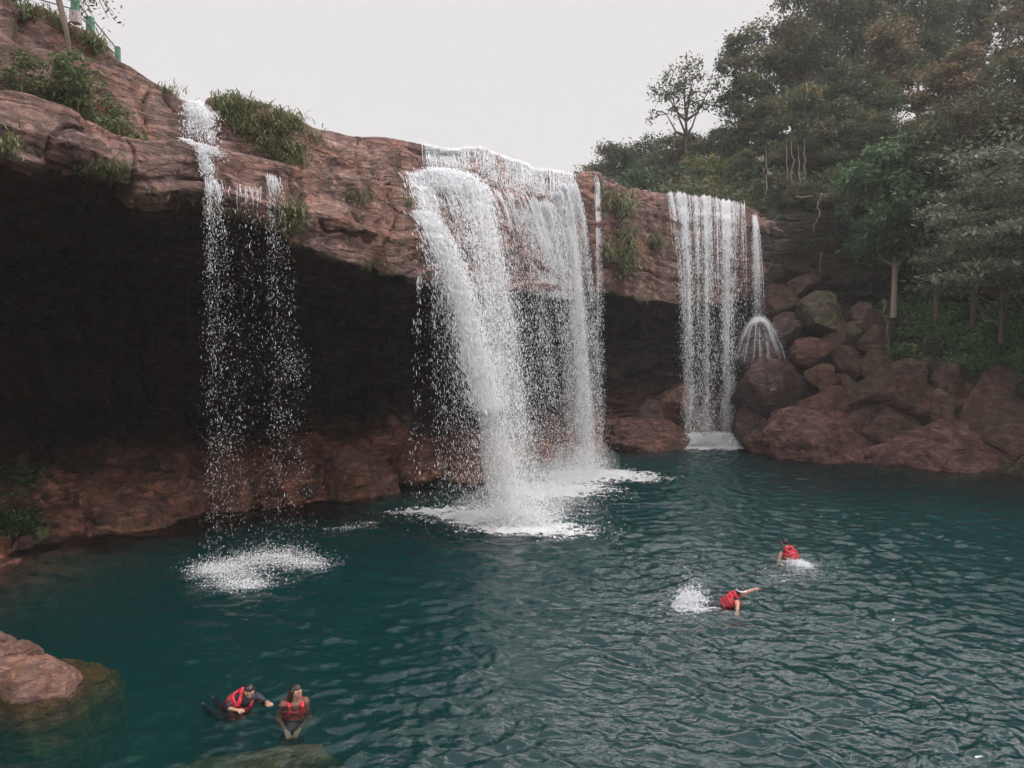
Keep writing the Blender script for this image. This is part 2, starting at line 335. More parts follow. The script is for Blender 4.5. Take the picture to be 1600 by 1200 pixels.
Hg[..., 2] += rough*(fbm(Hg*.12, 4, 91)*.9+.25*fbm(Hg*.8, 3, 95))-.25
tag(mesh_np('hillside', Hg.reshape(-1, 3), grid_faces(len(hp), len(hd)), M_SOIL), 'wooded hillside rising behind the cliff', 'hillside', kind='structure')
def hill_pt(px, Y):
    dY = Y-np.interp(px, px_u, AY)
    return np.array([(px-800)/1200*Y/CP, Y, float(hill_z(px, max(dY, .3)))-.1])

# pool bed and surrounding ground
gx = np.linspace(-30, 40, 150); gy = np.concatenate([np.linspace(-16, 24, 150), np.linspace(24.6, 62, 40)])
X, Y_ = np.meshgrid(gx, gy, indexing='ij')
def bed_z(X, Y):
    z = -7.+0*X
    yb = np.interp(X, [-30, -3, 1, 5, 40], [11.6, 10.8, 9.8, 7.0, 6.5])       # where the near shallows end
    t = yb-Y
    z = np.maximum(z, np.interp(t, [-3.5, -1, 0, 2.5, 5, 9, 12, 40], [-7, -2.6, -1.4, -.7, .3, 2.6, 3.4, 4.]))
    d = np.hypot(X+9.2, (Y-13.2)*.8); z = np.maximum(z, np.interp(d, [0, 2.2, 4, 6.5], [-.8, -1.4, -2.8, -7]))
    z = np.maximum(z, np.interp(X, [-30, -20, -15, -12], [3, 1, -1.5, -7]))
    z = np.maximum(z, np.interp(X, [22, 27, 31, 40], [-7, -1.5, 1, 5]))
    return z
Z = bed_z(X, Y_); g = np.stack([X, Y_, Z], -1); g[..., 2] += .35*fbm(g*.7, 4, 44)
tag(mesh_np('pool_bed', g.reshape(-1, 3), grid_faces(*X.shape)[:, ::-1], M_BED), 'stony bed of the pool', 'pool bed', kind='structure')
gr = np.array([[-260, -120, -9.], [260, -120, -9], [260, 260, -9], [-260, 260, -9]])
tag(mesh_np('ground', gr, np.array([[0, 1, 2, 3]]), M_SOIL), 'ground under the valley', 'ground', kind='structure')

# ------------------------------------------------------------------ water
SRC = [(-6.6, 19.6, 1.), (-7.6, 20.6, .8), (0., 24.8, 2.4), (2.5, 30., 1.6), (4.0, 33.4, 2.2), (12.3, 45.5, 1.2), (5.2, 16.5, .35), (8., 20.4, .35)]
wr = np.random.default_rng(5)
WAV = []
for k in range(64):
    lam = float(np.exp(wr.uniform(math.log(.15), math.log(.95))))
    th = wr.normal(R(-84), .70)
    WAV.append((lam, math.cos(th), math.sin(th), wr.uniform(0, 6.28)))
def wave_z(x, y):
    p = np.stack([x, y, 0*x], -1)
    wx = x+.5*fbm(p*.8, 3, 61); wy = y+.5*fbm(p*.8+7, 3, 62)
    z = 0*x
    for lam, c, s_, ph in WAV:
        k = 2*math.pi/lam
        z = z+.0065*lam**.92*np.sin(k*(wx*c+wy*s_)+ph)
    for sx, sy, a in SRC:
        d = np.hypot(wx-sx, wy-sy)+.3
        z = z+a*.014*np.exp(-d/9.)*(np.sin(6.5*d+sx)+.7*np.sin(11.3*d+sy*3))
        z = z+a*.05*np.exp(-(d/1.6)**2)*fbm(p*3.2, 3, 66)
    env = .35+.65*np.clip((x+9.5)/8, 0, 1)
    calm = np.clip((y-12)/8, 0, 1)
    env = np.maximum(env, calm*.55)
    gust = .75+.55*fbm(p*.17+3, 2, 67)
    z = z*env*gust
    return z+.058*env*fbm(p*np.array([1.4, 2.8, 1]), 4, 68, .52)
sx_ = np.concatenate([np.linspace(-2.6, -.80, 40), np.linspace(-.795, .795, 660), np.linspace(.80, 2.2, 40)])
ys = np.concatenate([np.linspace(-14, 7, 40), 7.1*np.power(62/7.1, np.linspace(0, 1, 640))])
SX, SY = np.meshgrid(sx_, ys, indexing='ij'); SXX = SX*np.maximum(SY, 9)
WZ = wave_z(SXX, SY)*np.clip((SY+12)/4, 0, 1)
Wg = np.stack([SXX, SY, WZ], -1)
nu, nv = SX.shape
top = Wg.reshape(-1, 3); nt = len(top)
idx = np.arange(nt).reshape(nu, nv)
per = np.concatenate([idx[:, 0], idx[-1, 1:], idx[-2::-1, -1], idx[0, -2:0:-1]])
low = top[per].copy(); low[:, 2] = -8.5
li = nt+np.arange(len(per)); nx_ = np.roll(np.arange(len(per)), -1)
side = np.stack([per, li, li[nx_], per[nx_]], -1)
cen = nt+len(per); bottom = np.stack([li, np.full(len(per), cen), li[nx_]], -1)
s = NT('pool_water'); v = s.coords()
b1 = s.bump(s.noise(s.coords((1, 1.6, 1)), 4.5, 3, .6, .3), .5, .05)
b2 = s.bump(s.noise(s.coords((1, 1.8, 1)), 12, 3, .6, .3), .5, .012, b1)
fr = s.n('ShaderNodeFresnel'); fr.inputs['IOR'].default_value = 1.5; s.l(b2, fr.inputs['Normal'])
gl = s.n('ShaderNodeBsdfGlossy'); gl.inputs['Roughness'].default_value = .035; s.l(b2, gl.inputs['Normal'])
tr = s.n('ShaderNodeBsdfTransparent')
mx = s.n('ShaderNodeMixShader'); s.l(fr.outputs[0], mx.inputs[0]); s.l(tr.outputs[0], mx.inputs[1]); s.l(gl.outputs[0], mx.inputs[2])
s.l(mx.outputs[0], s.out.inputs['Surface'])
vs_ = s.n('ShaderNodeVolumeScatter'); vs_.inputs['Color'].default_value = (.12, .78, .86, 1); vs_.inputs['Density'].default_value = .098
va = s.n('ShaderNodeVolumeAbsorption'); va.inputs['Color'].default_value = (.30, .70, .69, 1); va.inputs['Density'].default_value = .98
ad = s.n('ShaderNodeAddShader'); s.l(vs_.outputs[0], ad.inputs[0]); s.l(va.outputs[0], ad.inputs[1]); s.l(ad.outputs[0], s.out.inputs['Volume'])
water = mesh_np('water', np.concatenate([top, low, [[0, 24, -8.5]]]), [grid_faces(nu, nv)[:, ::-1], side, bottom], s.m)
tag(water, 'teal green pool water rippling below the falls', 'water', kind='structure')

# ------------------------------------------------------------------ boulders
_ico = {}
def ico(sub):
    if sub not in _ico:
        import bmesh
        bm = bmesh.new(); bmesh.ops.create_icosphere(bm, subdivisions=sub, radius=1)
        v = np.array([q.co[:] for q in bm.verts]); f = np.array([[q.index for q in t.verts] for t in bm.faces]); bm.free()
        _ico[sub] = (v, f)
    return _ico[sub]
def boulder_shape(seed, sub=5, planes=11, rough=1., flat=False):
    r = np.random.default_rng(seed); v, f = ico(sub)
    n = r.normal(size=(planes, 3)); n /= np.linalg.norm(n, axis=1, keepdims=True)
    n = np.concatenate([n, [[0, 0, 1], [.15, -1, .15]]]); n /= np.linalg.norm(n, axis=1, keepdims=True)
    d = r.uniform(.50, .88, len(n)); d[-2] = r.uniform(.68, 1.) if not flat else .45; d[-1] = .8
    dot = v@n.T
    rad = np.where(dot > .05, d[None]/np.maximum(dot, .05), 9.)
    rad = np.minimum(rad, 1.05)
    k = 55.; rr = -np.log(np.exp(-k*rad).sum(1)+np.exp(-k*1.02))/k
    p = v*rr[:, None]
    q = p+r.uniform(0, 50, 3)
    p = p*(1+rough*(.06*fbm(q*1.3, 3, seed)+.05*(1-2.4*np.abs(fbm(q*2.6, 4, seed+3)))+.03*fbm(q*8, 4, seed+5)-.10*np.exp(-(np.abs(fbm(q*1.1+9, 3, seed+8))/.03)**2)))[:, None]
    lo, hi = p.min(0), p.max(0)
    return (p-(lo+hi)/2)/((hi-lo)/2), f
def boulder(x0, y0, x1, y1, Y, seed, mat, label, tilt=0., depth=1., name='boulder', cat='boulder', planes=11, sub=5, flat=False, sink=.25, group=None, rough=1.):
    c = P((x0+x1)/2, (y0+y1)/2, Y); w = (x1-x0)/1200*Y/2; h = (y1-y0)/1200*Y/2
    hs = h*(1+sink)
    p, f = boulder_shape(seed, sub, planes, rough, flat)
    p = p*np.array([w*1.03, (w+h)/2*1.15*depth, hs*1.04]); 
    tp_ = np.clip(p[:, 2]/(hs*1.04), -1, 1); p[:, :2] *= (1.06-.20*tp_-.10*np.maximum(tp_, 0))[:, None]; p[:, 0] += (.25*math.sin(seed*1.7))*w*np.maximum(tp_, 0)
    if tilt:
        a = R(tilt); p = np.stack([p[:, 0]*math.cos(a)+p[:, 2]*math.sin(a), p[:, 1], -p[:, 0]*math.sin(a)+p[:, 2]*math.cos(a)], -1)
    base = np.array([c[0], c[1], c[2]+h-2*hs]); p = p+[0, 0, hs]
    o = mesh_np(name, p, f, mat, loc=base)
    return tag(o, label, cat, group)
GB = 'boulders heaped along the right shore'
RB = [
 (1196, 638, 1350, 716, 41.0, 3, M_BOULD_P, 'big smooth pink boulder with a domed top at the waterline right of the right falls', 0, 1.25, dict(planes=13, sink=.8)),
 (1164, 674, 1210, 706, 43.0, 5, M_BOULD_P, 'small pinkish wedge of rock at the waterline against the big pink boulder', 18, 1., {}),
 (1150, 562, 1264, 642, 45.0, 7, M_BOULD_PU, 'large wet purple boulder beside the right falls, below the water dome', 8, 1., {}),
 (1148, 628, 1204, 684, 44.8, 9, M_BOULD_PU, 'dark wet rock under the large purple boulder, just right of the right falls foot', 0, 1., {}),
 (1258, 567, 1306, 603, 43.6, 12, M_BOULD_O, 'small orange boulder scored with cracks, above the orange boulder with a lit face', 12, 1., {}),
 (1253, 601, 1332, 652, 43.0, 15, M_BOULD_O, 'orange boulder with a lit face sitting on top of the big pink boulder', 10, 1., {}),
 (1318, 626, 1376, 688, 42.0, 19, M_BOULD_B, 'dark brown boulder leaning against the right end of the big pink boulder', 25, 1., {}),
 (1322, 578, 1452, 645, 42.0, 22, M_BOULD_B, 'wide brown slab boulder with a flat top overhanging a black gap', -4, 1., dict(planes=7, flat=False)),
 (1360, 637, 1450, 692, 40.4, 25, M_BOULD_B, 'egg-shaped brown boulder under the wide slab boulder', 14, 1., dict(planes=14, sink=.1)),
 (1366, 656, 1560, 736, 38.4, 28, M_BOULD_P, 'broad reddish boulder sloping to the water, stained black on its top', 0, 1.25, dict(planes=13, sink=.8)),
 (1492, 716, 1584, 752, 36.4, 31, M_BOULD_P, 'low flat pink rock jutting into the water at the right of the broad reddish boulder', 4, 1.25, dict(planes=13, sink=.8)),
 (1446, 602, 1522, 672, 40.4, 33, M_BOULD_B, 'steep brown boulder between the wide slab boulder and the huge mossy one', -22, 1., {}),
 (1510, 572, 1662, 694, 38.6, 37, M_BOULD_B, 'huge brown mossy boulder at the right edge, under the green undergrowth', -5, .8, {}),
 (1548, 654, 1660, 712, 36.6, 39, M_BOULD_B, 'brown boulder at the right edge below the huge mossy one', 5, 1., {}),
 (1563, 704, 1650, 762, 35.2, 42, M_BOULD_P, 'pinkish boulder standing in the water at the right edge', -8, 1., {}),
 (1346, 680, 1402, 708, 40.8, 44, M_BOULD_P, 'small low rock at the waterline between the domed boulder and the broad reddish one', 0, 1., {}),
 (1248, 455, 1318, 508, 46.8, 48, M_BOULD_Y, 'yellow sunlit boulder high on the heap, the sunlight put into its colour', 14, 1., dict(planes=8)),
 (1230, 431, 1286, 458, 48.2, 51, M_BOULD_B, 'thin tilted slab above the yellow sunlit boulder', -22, 1., dict(flat=True)),
 (1325, 472, 1374, 512, 46.0, 53, M_BOULD_B, 'olive brown boulder right of the yellow sunlit boulder', 5, 1., {}),
 (1315, 503, 1346, 532, 45.6, 57, M_BOULD_Y, 'small yellow block wedged below the yellow sunlit boulder', -35, 1., {}),
 (1236, 527, 1298, 568, 44.9, 59, M_BOULD_O, 'orange brown boulder midway up the heap, right of the water dome', 8, 1., {}),
 (1200, 488, 1254, 534, 46.4, 61, M_BOULD_PU, 'dark red boulder between the water dome and the yellow sunlit boulder', 22, 1., {}),
 (1150, 503, 1218, 572, 46.2, 63, M_BOULD_PU, 'rounded boulder under the dome of splashing water', 0, 1., {}),
 (1304, 540, 1352, 582, 44.6, 66, M_BOULD_B, 'dark brown boulder just right of the orange brown boulder midway up the heap', 0, 1., {}),
 (1344, 545, 1392, 590, 43.8, 69, M_BOULD_B, 'upright olive boulder directly above the wide slab boulder', -6, 1., {}),
 (1290, 500, 1330, 545, 46.0, 71, M_BOULD_B, 'shadowed boulder under the yellow sunlit boulder', 12, 1., {}),
 (1190, 444, 1246, 486, 48.0, 73, M_BOULD_B, 'dark angular block above the dark red boulder, at the foot of the ledges', -8, 1., {}),
 (1340, 508, 1392, 548, 45.4, 75, M_BOULD_B, 'brown boulder below the olive brown boulder and beside the bright ferns', 6, 1., {}),
 (1390, 560, 1450, 600, 42.8, 77, M_BOULD_B, 'mossy boulder half under the bright green undergrowth, behind the slab boulder', 0, 1., {}),
 (1452, 568, 1516, 612, 41.4, 79, M_BOULD_B, 'dark mossy boulder under the undergrowth, left of the huge mossy one', 0, 1., {}),
 (1300, 585, 1346, 628, 43.6, 81, M_BOULD_B, 'brown rock behind the orange boulder with a lit face and left of the wide slab', 0, 1., {}),
]
for (x0, y0, x1, y1, Y, sd, m, lab, tl, dp, kw) in RB:
    boulder(x0, y0, x1, y1, Y, sd, m, lab, tl, dp, group=GB, **kw)
GL = 'rocks along the foot of the overhang'
LB = [
 (136, 783, 268, 838, 24.6, 103, M_BOULD, 'long red slab with a pale waterline rim below the cave, at the left', 6, 1.2, dict(flat=True, planes=7)),
 (176, 738, 322, 802, 26.8, 105, M_BOULD, 'large rounded red boulder behind the long red slab', 0, 1.25, dict(planes=13, sink=.8)),
 (100, 752, 184, 794, 26.0, 107, M_BOULD, 'flat mossy rock left of the large rounded red boulder', 4, 1., dict(flat=True)),
 (54, 766, 92, 798, 24.0, 109, M_BOULD_P, 'small pale pink rock at the left edge of the shore, above the mossy stones', 25, 1., {}),
 (126, 774, 154, 834, 24.2, 111, M_BOULD, 'narrow upright rock at the left tip of the long red slab', 12, 1., {}),
 (18, 836, 50, 866, 21.8, 113, M_BOULD_P, 'small pink rock standing in the shallows at far left', 20, 1., {}),
 (28, 820, 76, 848, 22.6, 115, rock_mat('moss_stone', moss=.95, dark=(.08, .07, .04), mid=(.2, .17, .1), light=(.3, .27, .17), mosscol=(.12, .16, .06), strata=False), 'pale green moss-capped rock at far left', 0, 1., {}),
 (76, 776, 144, 822, 24.9, 117, M_BOULD, 'dark brown rock between the pale pink rock and the narrow upright one', 5, 1., {}),
 (100, 814, 142, 840, 23.6, 119, M_BOULD, 'low wet rock at the water in front of the dark brown rock', 8, 1., {}),
 (314, 708, 404, 764, 29.0, 121, M_BOULD, 'broken brown rock behind the thin left falls', 8, 1., dict(planes=7)),
 (396, 732, 446, 782, 28.8, 123, M_BOULD, 'small brown rock between the thin left falls and the big orange ledge block', 0, 1., {}),
 (488, 700, 620, 784, 30.4, 127, M_BOULD_O, 'big orange red ledge block with a grassy crack, in the middle of the shore', -4, 1.25, dict(planes=13, sink=.8)),
 (612, 684, 692, 740, 32.2, 131, M_BOULD_O, 'squared block with an undercut foot, right of the big orange ledge block', 3, 1., dict(planes=6)),
 (700, 672, 772, 726, 34.0, 133, M_BOULD_O, 'reddish block seen through the left spray of the main falls', 0, 1., {}),
 (686, 728, 768, 758, 33.4, 135, M_BOULD_O, 'low rock at the waterline left of the main falls', 0, 1., {}),
 (330, 752, 400, 800, 27.4, 137, M_BOULD, 'dark wet rock in the water below the broken brown rock', 0, 1., {}),
 (430, 680, 500, 726, 31.5, 139, M_BOULD, 'brown rock on the shelf, up and left of the big orange ledge block', 0, 1., {}),
 (934, 655, 1078, 706, 44.6, 143, M_BOULD_P, 'layered red ledge rock at the left foot of the right falls', 2, 1., dict(flat=True, planes=6)),
 (976, 624, 1032, 666, 46.4, 145, M_BOULD_PU, 'grey purple rock on top of the layered ledge rock', 0, 1., {}),
 (932, 640, 976, 672, 46.0, 147, M_BOULD_O, 'small bright red rock just right of the main falls', 0, 1., {}),
 (1020, 598, 1084, 644, 48.0, 149, M_BOULD, 'dark rock behind the left strand of the right falls', 0, 1., {}),
 (0, 752, 58, 796, 24.6, 151, M_BOULD, 'shadowed brown rock under the ferns at the left edge', 0, 1., {}),
 (228, 704, 312, 746, 29.2, 153, M_BOULD, 'shadowed rock on the shelf above the large rounded red boulder', 0, 1., {}),
 (940, 600, 990, 640, 47.0, 155, M_BOULD, 'dark rock above the small bright red rock', 0, 1., {}),
]
for (x0, y0, x1, y1, Y, sd, m, lab, tl, dp, kw) in LB:
    boulder(x0, y0, x1, y1, Y, sd, m, lab, tl, dp, group=GL, **kw)
rb = None
rs = np.random.default_rng(404)
for k in range(64):
    px = rs.uniform(1180, 1640); py = rs.uniform(500, 712) if px < 1400 else rs.uniform(585, 735)
    if k >= 44: px = rs.uniform(20, 700); py = float(np.interp(px, px_u, Gpy))-rs.uniform(0, 26)
    i = int(np.argmin(np.abs(px_u-px))); seg_ = G2[i, ilev(9.9):ilev(12.3)]; pp_ = 600-1200*(((seg_[:, 2]-CAM_Z)/seg_[:, 1]*CP+SP)/(CP-(seg_[:, 2]-CAM_Z)/seg_[:, 1]*SP)); q = seg_[int(np.argmin(np.abs(pp_-py)))]
    sz = rs.uniform(.22, .55)*(q[1]/40)
    if k % 4 == 0:
        p, f = boulder_shape(700+k, 4, 9); m_ = [M_BOULD_B, M_BOULD, M_BOULD_O, M_BOULD_B][(k//4) % 4]
        o = mesh_np('stone', p*[1.2, 1., .8], f, m_)
        st0 = o
    else: o = st0.copy(); COL.objects.link(o)
    o.location = q+[0, -.25, .05]; o.scale = (sz, sz, sz); o.rotation_euler = tuple(rs.uniform(-.5, .5, 2))+(rs.uniform(0, 6),)
    if k < 44: tag(o, 'small loose stone wedged among the big boulders on the right shore', 'stone', 'small stones among the right boulders')
    else: tag(o, 'small loose stone at the foot of the shore below the cave', 'stone', 'small stones below the cave')
# rock that carries the foot of the right falls
boulder(1056, 684, 1172, 716, 45.7, 160, M_BOULD_PU, 'low wet rock ledge that the right falls land on', 0, 1.2, planes=14, sink=.6)
# near boulder at the left edge, its shelf running on under water
def near_rock():
    nu, nv = 230, 230
    x = np.linspace(-13.5, -5.2, nu); y = np.linspace(10.4, 17.5, nv); X, Y = np.meshgrid(x, y, indexing='ij')
    p = np.stack([X, Y, 0*X], -1)
    wx = X+.5*fbm(p*.9, 4, 301); wy = Y+.5*fbm(p*.9+4, 4, 302)
    def seg(ax, ay, bx, by):
        t = np.clip(((wx-ax)*(bx-ax)+(wy-ay)*(by-ay))/((bx-ax)**2+(by-ay)**2), 0, 1)
        return np.hypot(wx-ax-t*(bx-ax), wy-ay-t*(by-ay)), t
    d, t = seg(-12.5, 13.9, -8.0, 12.75)
    wid = 1.75-1.15*t
    z = np.interp(d/wid, [0, .55, .9, 1.05, 1.2, 1.7], [1.0, .86, .45, -.2, -1.6, -9])*(1.12-.75*t)
    d2, t2 = seg(-10.5, 14.0, -7.95, 13.75); sh = np.interp(d2, [0, .5, .85, 1.1, 2.2], [-.16, -.22, -.5, -1.3, -9.]); z = np.maximum(z, sh)
    d3, t3 = seg(-9.5, 12.4, -7.75, 12.8); sh = np.interp(d3, [0, .3, .55, .8, 1.6], [-.14, -.2, -.45, -1.3, -9.]); z = np.maximum(z, sh)
    q = np.stack([wx, wy, z*2], -1)
    z = z+.11*(1-2.2*np.abs(fbm(q*1.15, 4, 305)))+.05*fbm(q*4, 4, 306)
    cr = np.abs(fbm(q*.8+20, 3, 309)); z = z-.30*np.exp(-(cr/.035)**2)*np.clip(z+.5, 0, 1)
    c = np.array([-9.5, 13.4, 0])
    o = mesh_np('boulder', np.stack([X, Y, z], -1).reshape(-1, 3)-c, grid_faces(nu, nv)[:, ::-1], M_NEAR, loc=c)
    o.data.materials.append(M_ALGAE); zf = z[:-1, :-1].ravel(); o.data.polygons.foreach_set('material_index', (zf < -.06).astype(np.int32))
    tag(o, 'large sunlit pinkish boulder at the left edge with a brown shelf running under water', 'boulder')
near_rock()
def sunk(px, py, w, d, top, seed, lab, rz=0):
    Y = float(water_Y(py)); c = P(px, py, Y)
    p, f = boulder_shape(seed, 5, 9); h = 2.4
    p = p*np.array([w/2, d/2, h/2]); a = R(rz)
    p = np.stack([p[:, 0]*math.cos(a)-p[:, 1]*math.sin(a), p[:, 0]*math.sin(a)+p[:, 1]*math.cos(a), p[:, 2]], -1)+[0, 0, h/2]
    tag(mesh_np('boulder', p, f, M_SUNK, loc=(c[0], c[1], top-h)), lab, 'boulder', 'boulders under the water')
sunk(385, 1166, 4.2, 2.2, -.28, 203, 'submerged tan boulder at the bottom edge with a dark shadow on its left')
sunk(660, 1190, 4.2, 1.6, -.26, 207, 'submerged reddish ridge at the bottom edge, right of the tan boulder', 4)
sunk(90, 1230, 3.0, 1.6, -1.0, 211, 'submerged greenish boulder in the bottom left corner', 20)

# ------------------------------------------------------------------ foliage
def leaves_geo(cent, size, up, rs, droop=.0, wid=.42, long=1.):
    """cent (n,3) leaf bases -> folded diamond leaves (4 verts, 2 tris)"""
    n = len(cent)
    d = rs.normal(size=(n, 3)); d[:, 2] = d[:, 2]*.45-droop; d /= np.linalg.norm(d, axis=1, keepdims=True)
    nr = rs.normal(size=(n, 3))*.55+np.array([0, 0, up]); nr -= (nr*d).sum(1, keepdims=True)*d; nr /= np.linalg.norm(nr, axis=1, keepdims=True)+1e-9
    s_ = np.cross(d, nr); L = size*rs.uniform(.6, 1.35, (n, 1))*long
    W = L*wid/long
    v = np.stack([cent, cent+d*L*.45+s_*W*.5-nr*L*.05, cent+d*L-nr*L*.12, cent+d*L*.45-s_*W*.5-nr*L*.05], 1).reshape(-1, 3)
    i = np.arange(n)*4
    f = np.concatenate([np.stack([i, i+1, i+2], -1), np.stack([i, i+2, i+3], -1)])
    return v, f
def make_tree(seed, H=12., crown=.6, rad=3.2, lobes=10, clumps=13, per=95, leaf=.26, droop=.25, flat=1., spread=.62, trunk=.16, lean=0., tipf=.5, openness=0., layered=False, conic=False):
    """returns (trunk verts/faces), (crown verts, faces, attrs) about the tree's base"""
    rs = np.random.default_rng(seed)
    n = 10; t = np.linspace(0, 1, n)
    ax = np.cumsum(rs.normal(0, .10, (n, 2)), 0)*t[:, None]; top = H*(1-.14)
    tr = np.stack([ax[:, 0]+lean*t*H, ax[:, 1], t*top], -1)
    paths = [(tr, trunk*(1-.8*t)+.02)]
    zc0 = H*(1-crown)
    tips = []; tone = []
    for k in range(lobes):
        f = (k+.5)/lobes; zc = zc0+(H-zc0)*(.12+.8*f)
        if conic: rr = rad*(1-.85*f)
        else: rr = rad*math.sqrt(max(.08, 1-((f-.42)/.66)**2))
        ang = k*2.4+rs.uniform(-.4, .4); rd = rr*rs.uniform(.45, .85)*(0.15 if k == lobes-1 else 1)
        b = tr[min(n-1, int(np.interp(zc-rr*.5, tr[:, 2], np.arange(n))))]
        c = np.array([tr[-1, 0]*min(1, zc/top)+rd*math.cos(ang), tr[-1, 1]*min(1, zc/top)+rd*math.sin(ang), zc])
        m = (b+c)/2+[0, 0, -.12*rr]+rs.normal(0, .12, 3)
        paths.append((np.array([b, (b+m)/2, m, c]), np.array([.5, .4, .32, .14])*trunk))
        lr = rad*spread*rs.uniform(.65, 1.05)*(.7 if conic else 1)
        for q in range(clumps):
            d = rs.normal(size=3); d[2] = abs(d[2])*.9-.25; d /= np.linalg.norm(d)
            e = c+d*np.array([lr, lr, lr*.75*flat])*rs.uniform(.55, 1.05)
            if q % 2 == 0: paths.append((np.array([c, (c+e)/2+[0, 0, .1], e]), np.array([.13, .09, .05])*trunk*1.2))
            tips.append(e); tone.append(d[2])
    tips = np.array(tips); cr = []; tone = np.array(tone)
    keep = rs.uniform(size=len(tips)) > openness; tips = tips[keep]; tone = tone[keep]
    csz = rad*.145*rs.uniform(.7, 1.5, len(tips)); leaf = leaf*1.22; per = int(per*.8)
    pos = np.repeat(tips, per, 0); sc = np.repeat(csz, per)[:, None]
    g = rs.normal(size=pos.shape)*.62
    g[:, 2] *= (.28 if layered else .62)*flat
    pos = pos+g*sc*1.25
    if droop: pos[:, 2] -= droop*.35*np.linalg.norm(g[:, :2], axis=1)*sc[:, 0]
    v, f = leaves_geo(pos, leaf, 1.6 if layered else .75, rs, droop)
    ctone = rs.uniform(0, 1, len(tips))
    rnd = np.clip(np.repeat(ctone, per)*.6+rs.uniform(0, .5, len(pos)), 0, 1)
    ct = (rs.uniform(size=len(tips)) < tipf)*np.clip(tone*1.2+.3, 0, 1)
    tip = np.clip(np.repeat(ct, per)*rs.uniform(.3, 1.1, len(pos)), 0, 1)
    return tube_geo(paths, 6), (v, f, dict(rnd=np.tile(rnd, 2), tip=np.tile(tip, 2)))
SPEC = {
 'broad':  dict(H=12, rad=3.6, lobes=12, clumps=15, per=110, leaf=.27, tipf=.25),
 'broad2': dict(H=12, rad=3.9, lobes=11, clumps=15, per=110, leaf=.30, tipf=.15, crown=.72),
 'tall':   dict(H=13, rad=2.5, lobes=13, clumps=12, per=105, leaf=.25, crown=.8, tipf=.2),
 'rusty':  dict(H=12, rad=3.4, lobes=12, clumps=14, per=110, leaf=.27, tipf=.7, conic=True, crown=.8, droop=.1),
 'hang':   dict(H=11, rad=3.2, lobes=10, clumps=14, per=100, leaf=.34, tipf=.35, droop=1.1, crown=.75),
 'open':   dict(H=10, rad=3.1, lobes=9, clumps=8, per=52, leaf=.24, crown=.34, openness=.28, trunk=.24, flat=.7, tipf=.2),
 'bush':   dict(H=5, rad=2.1, lobes=9, clumps=11, per=90, leaf=.22, crown=.92, trunk=.07, tipf=.3),
 'fresh':  dict(H=9, rad=2.4, lobes=14, clumps=14, per=120, leaf=.24, crown=.74, tipf=.4, droop=.5),
 'spray':  dict(H=10, rad=4.2, lobes=12, clumps=16, per=110, leaf=.21, crown=.8, layered=True, flat=.55, tipf=.5, droop=.15, spread=.7),
}
_mesh = {}
def tree(kind, seed, mat, base, H, label, group='trees on the hillside', rz=0, name='tree', cat='tree', wide=1., bark=None):
    key = (kind, seed)
    root = empty(name, tuple(base), label, cat, group)
    sp = SPEC[kind]; sc = H/sp['H']
    if key not in _mesh:
        (tv, tf), (cv, cf, at) = make_tree(seed, **sp)
        t_ = mesh_np('trunk', tv, tf, bark or M_BARK, root); c_ = mesh_np('crown', cv, cf, mat, root, attrs=at, smooth=False)
        _mesh[key] = (t_, c_)
    else:
        for src in _mesh[key]:
            o = src.copy(); COL.objects.link(o); o.parent = root
            if src is _mesh[key][1] and src.data.materials[0] is not mat:
                o.material_slots[0].link = 'OBJECT'; o.material_slots[0].material = mat
    root.scale = (sc*wide, sc*wide, sc); root.rotation_euler = (0, 0, rz)
    return root
def zat(px, py, Y): return float(P(px, py, Y)[2])
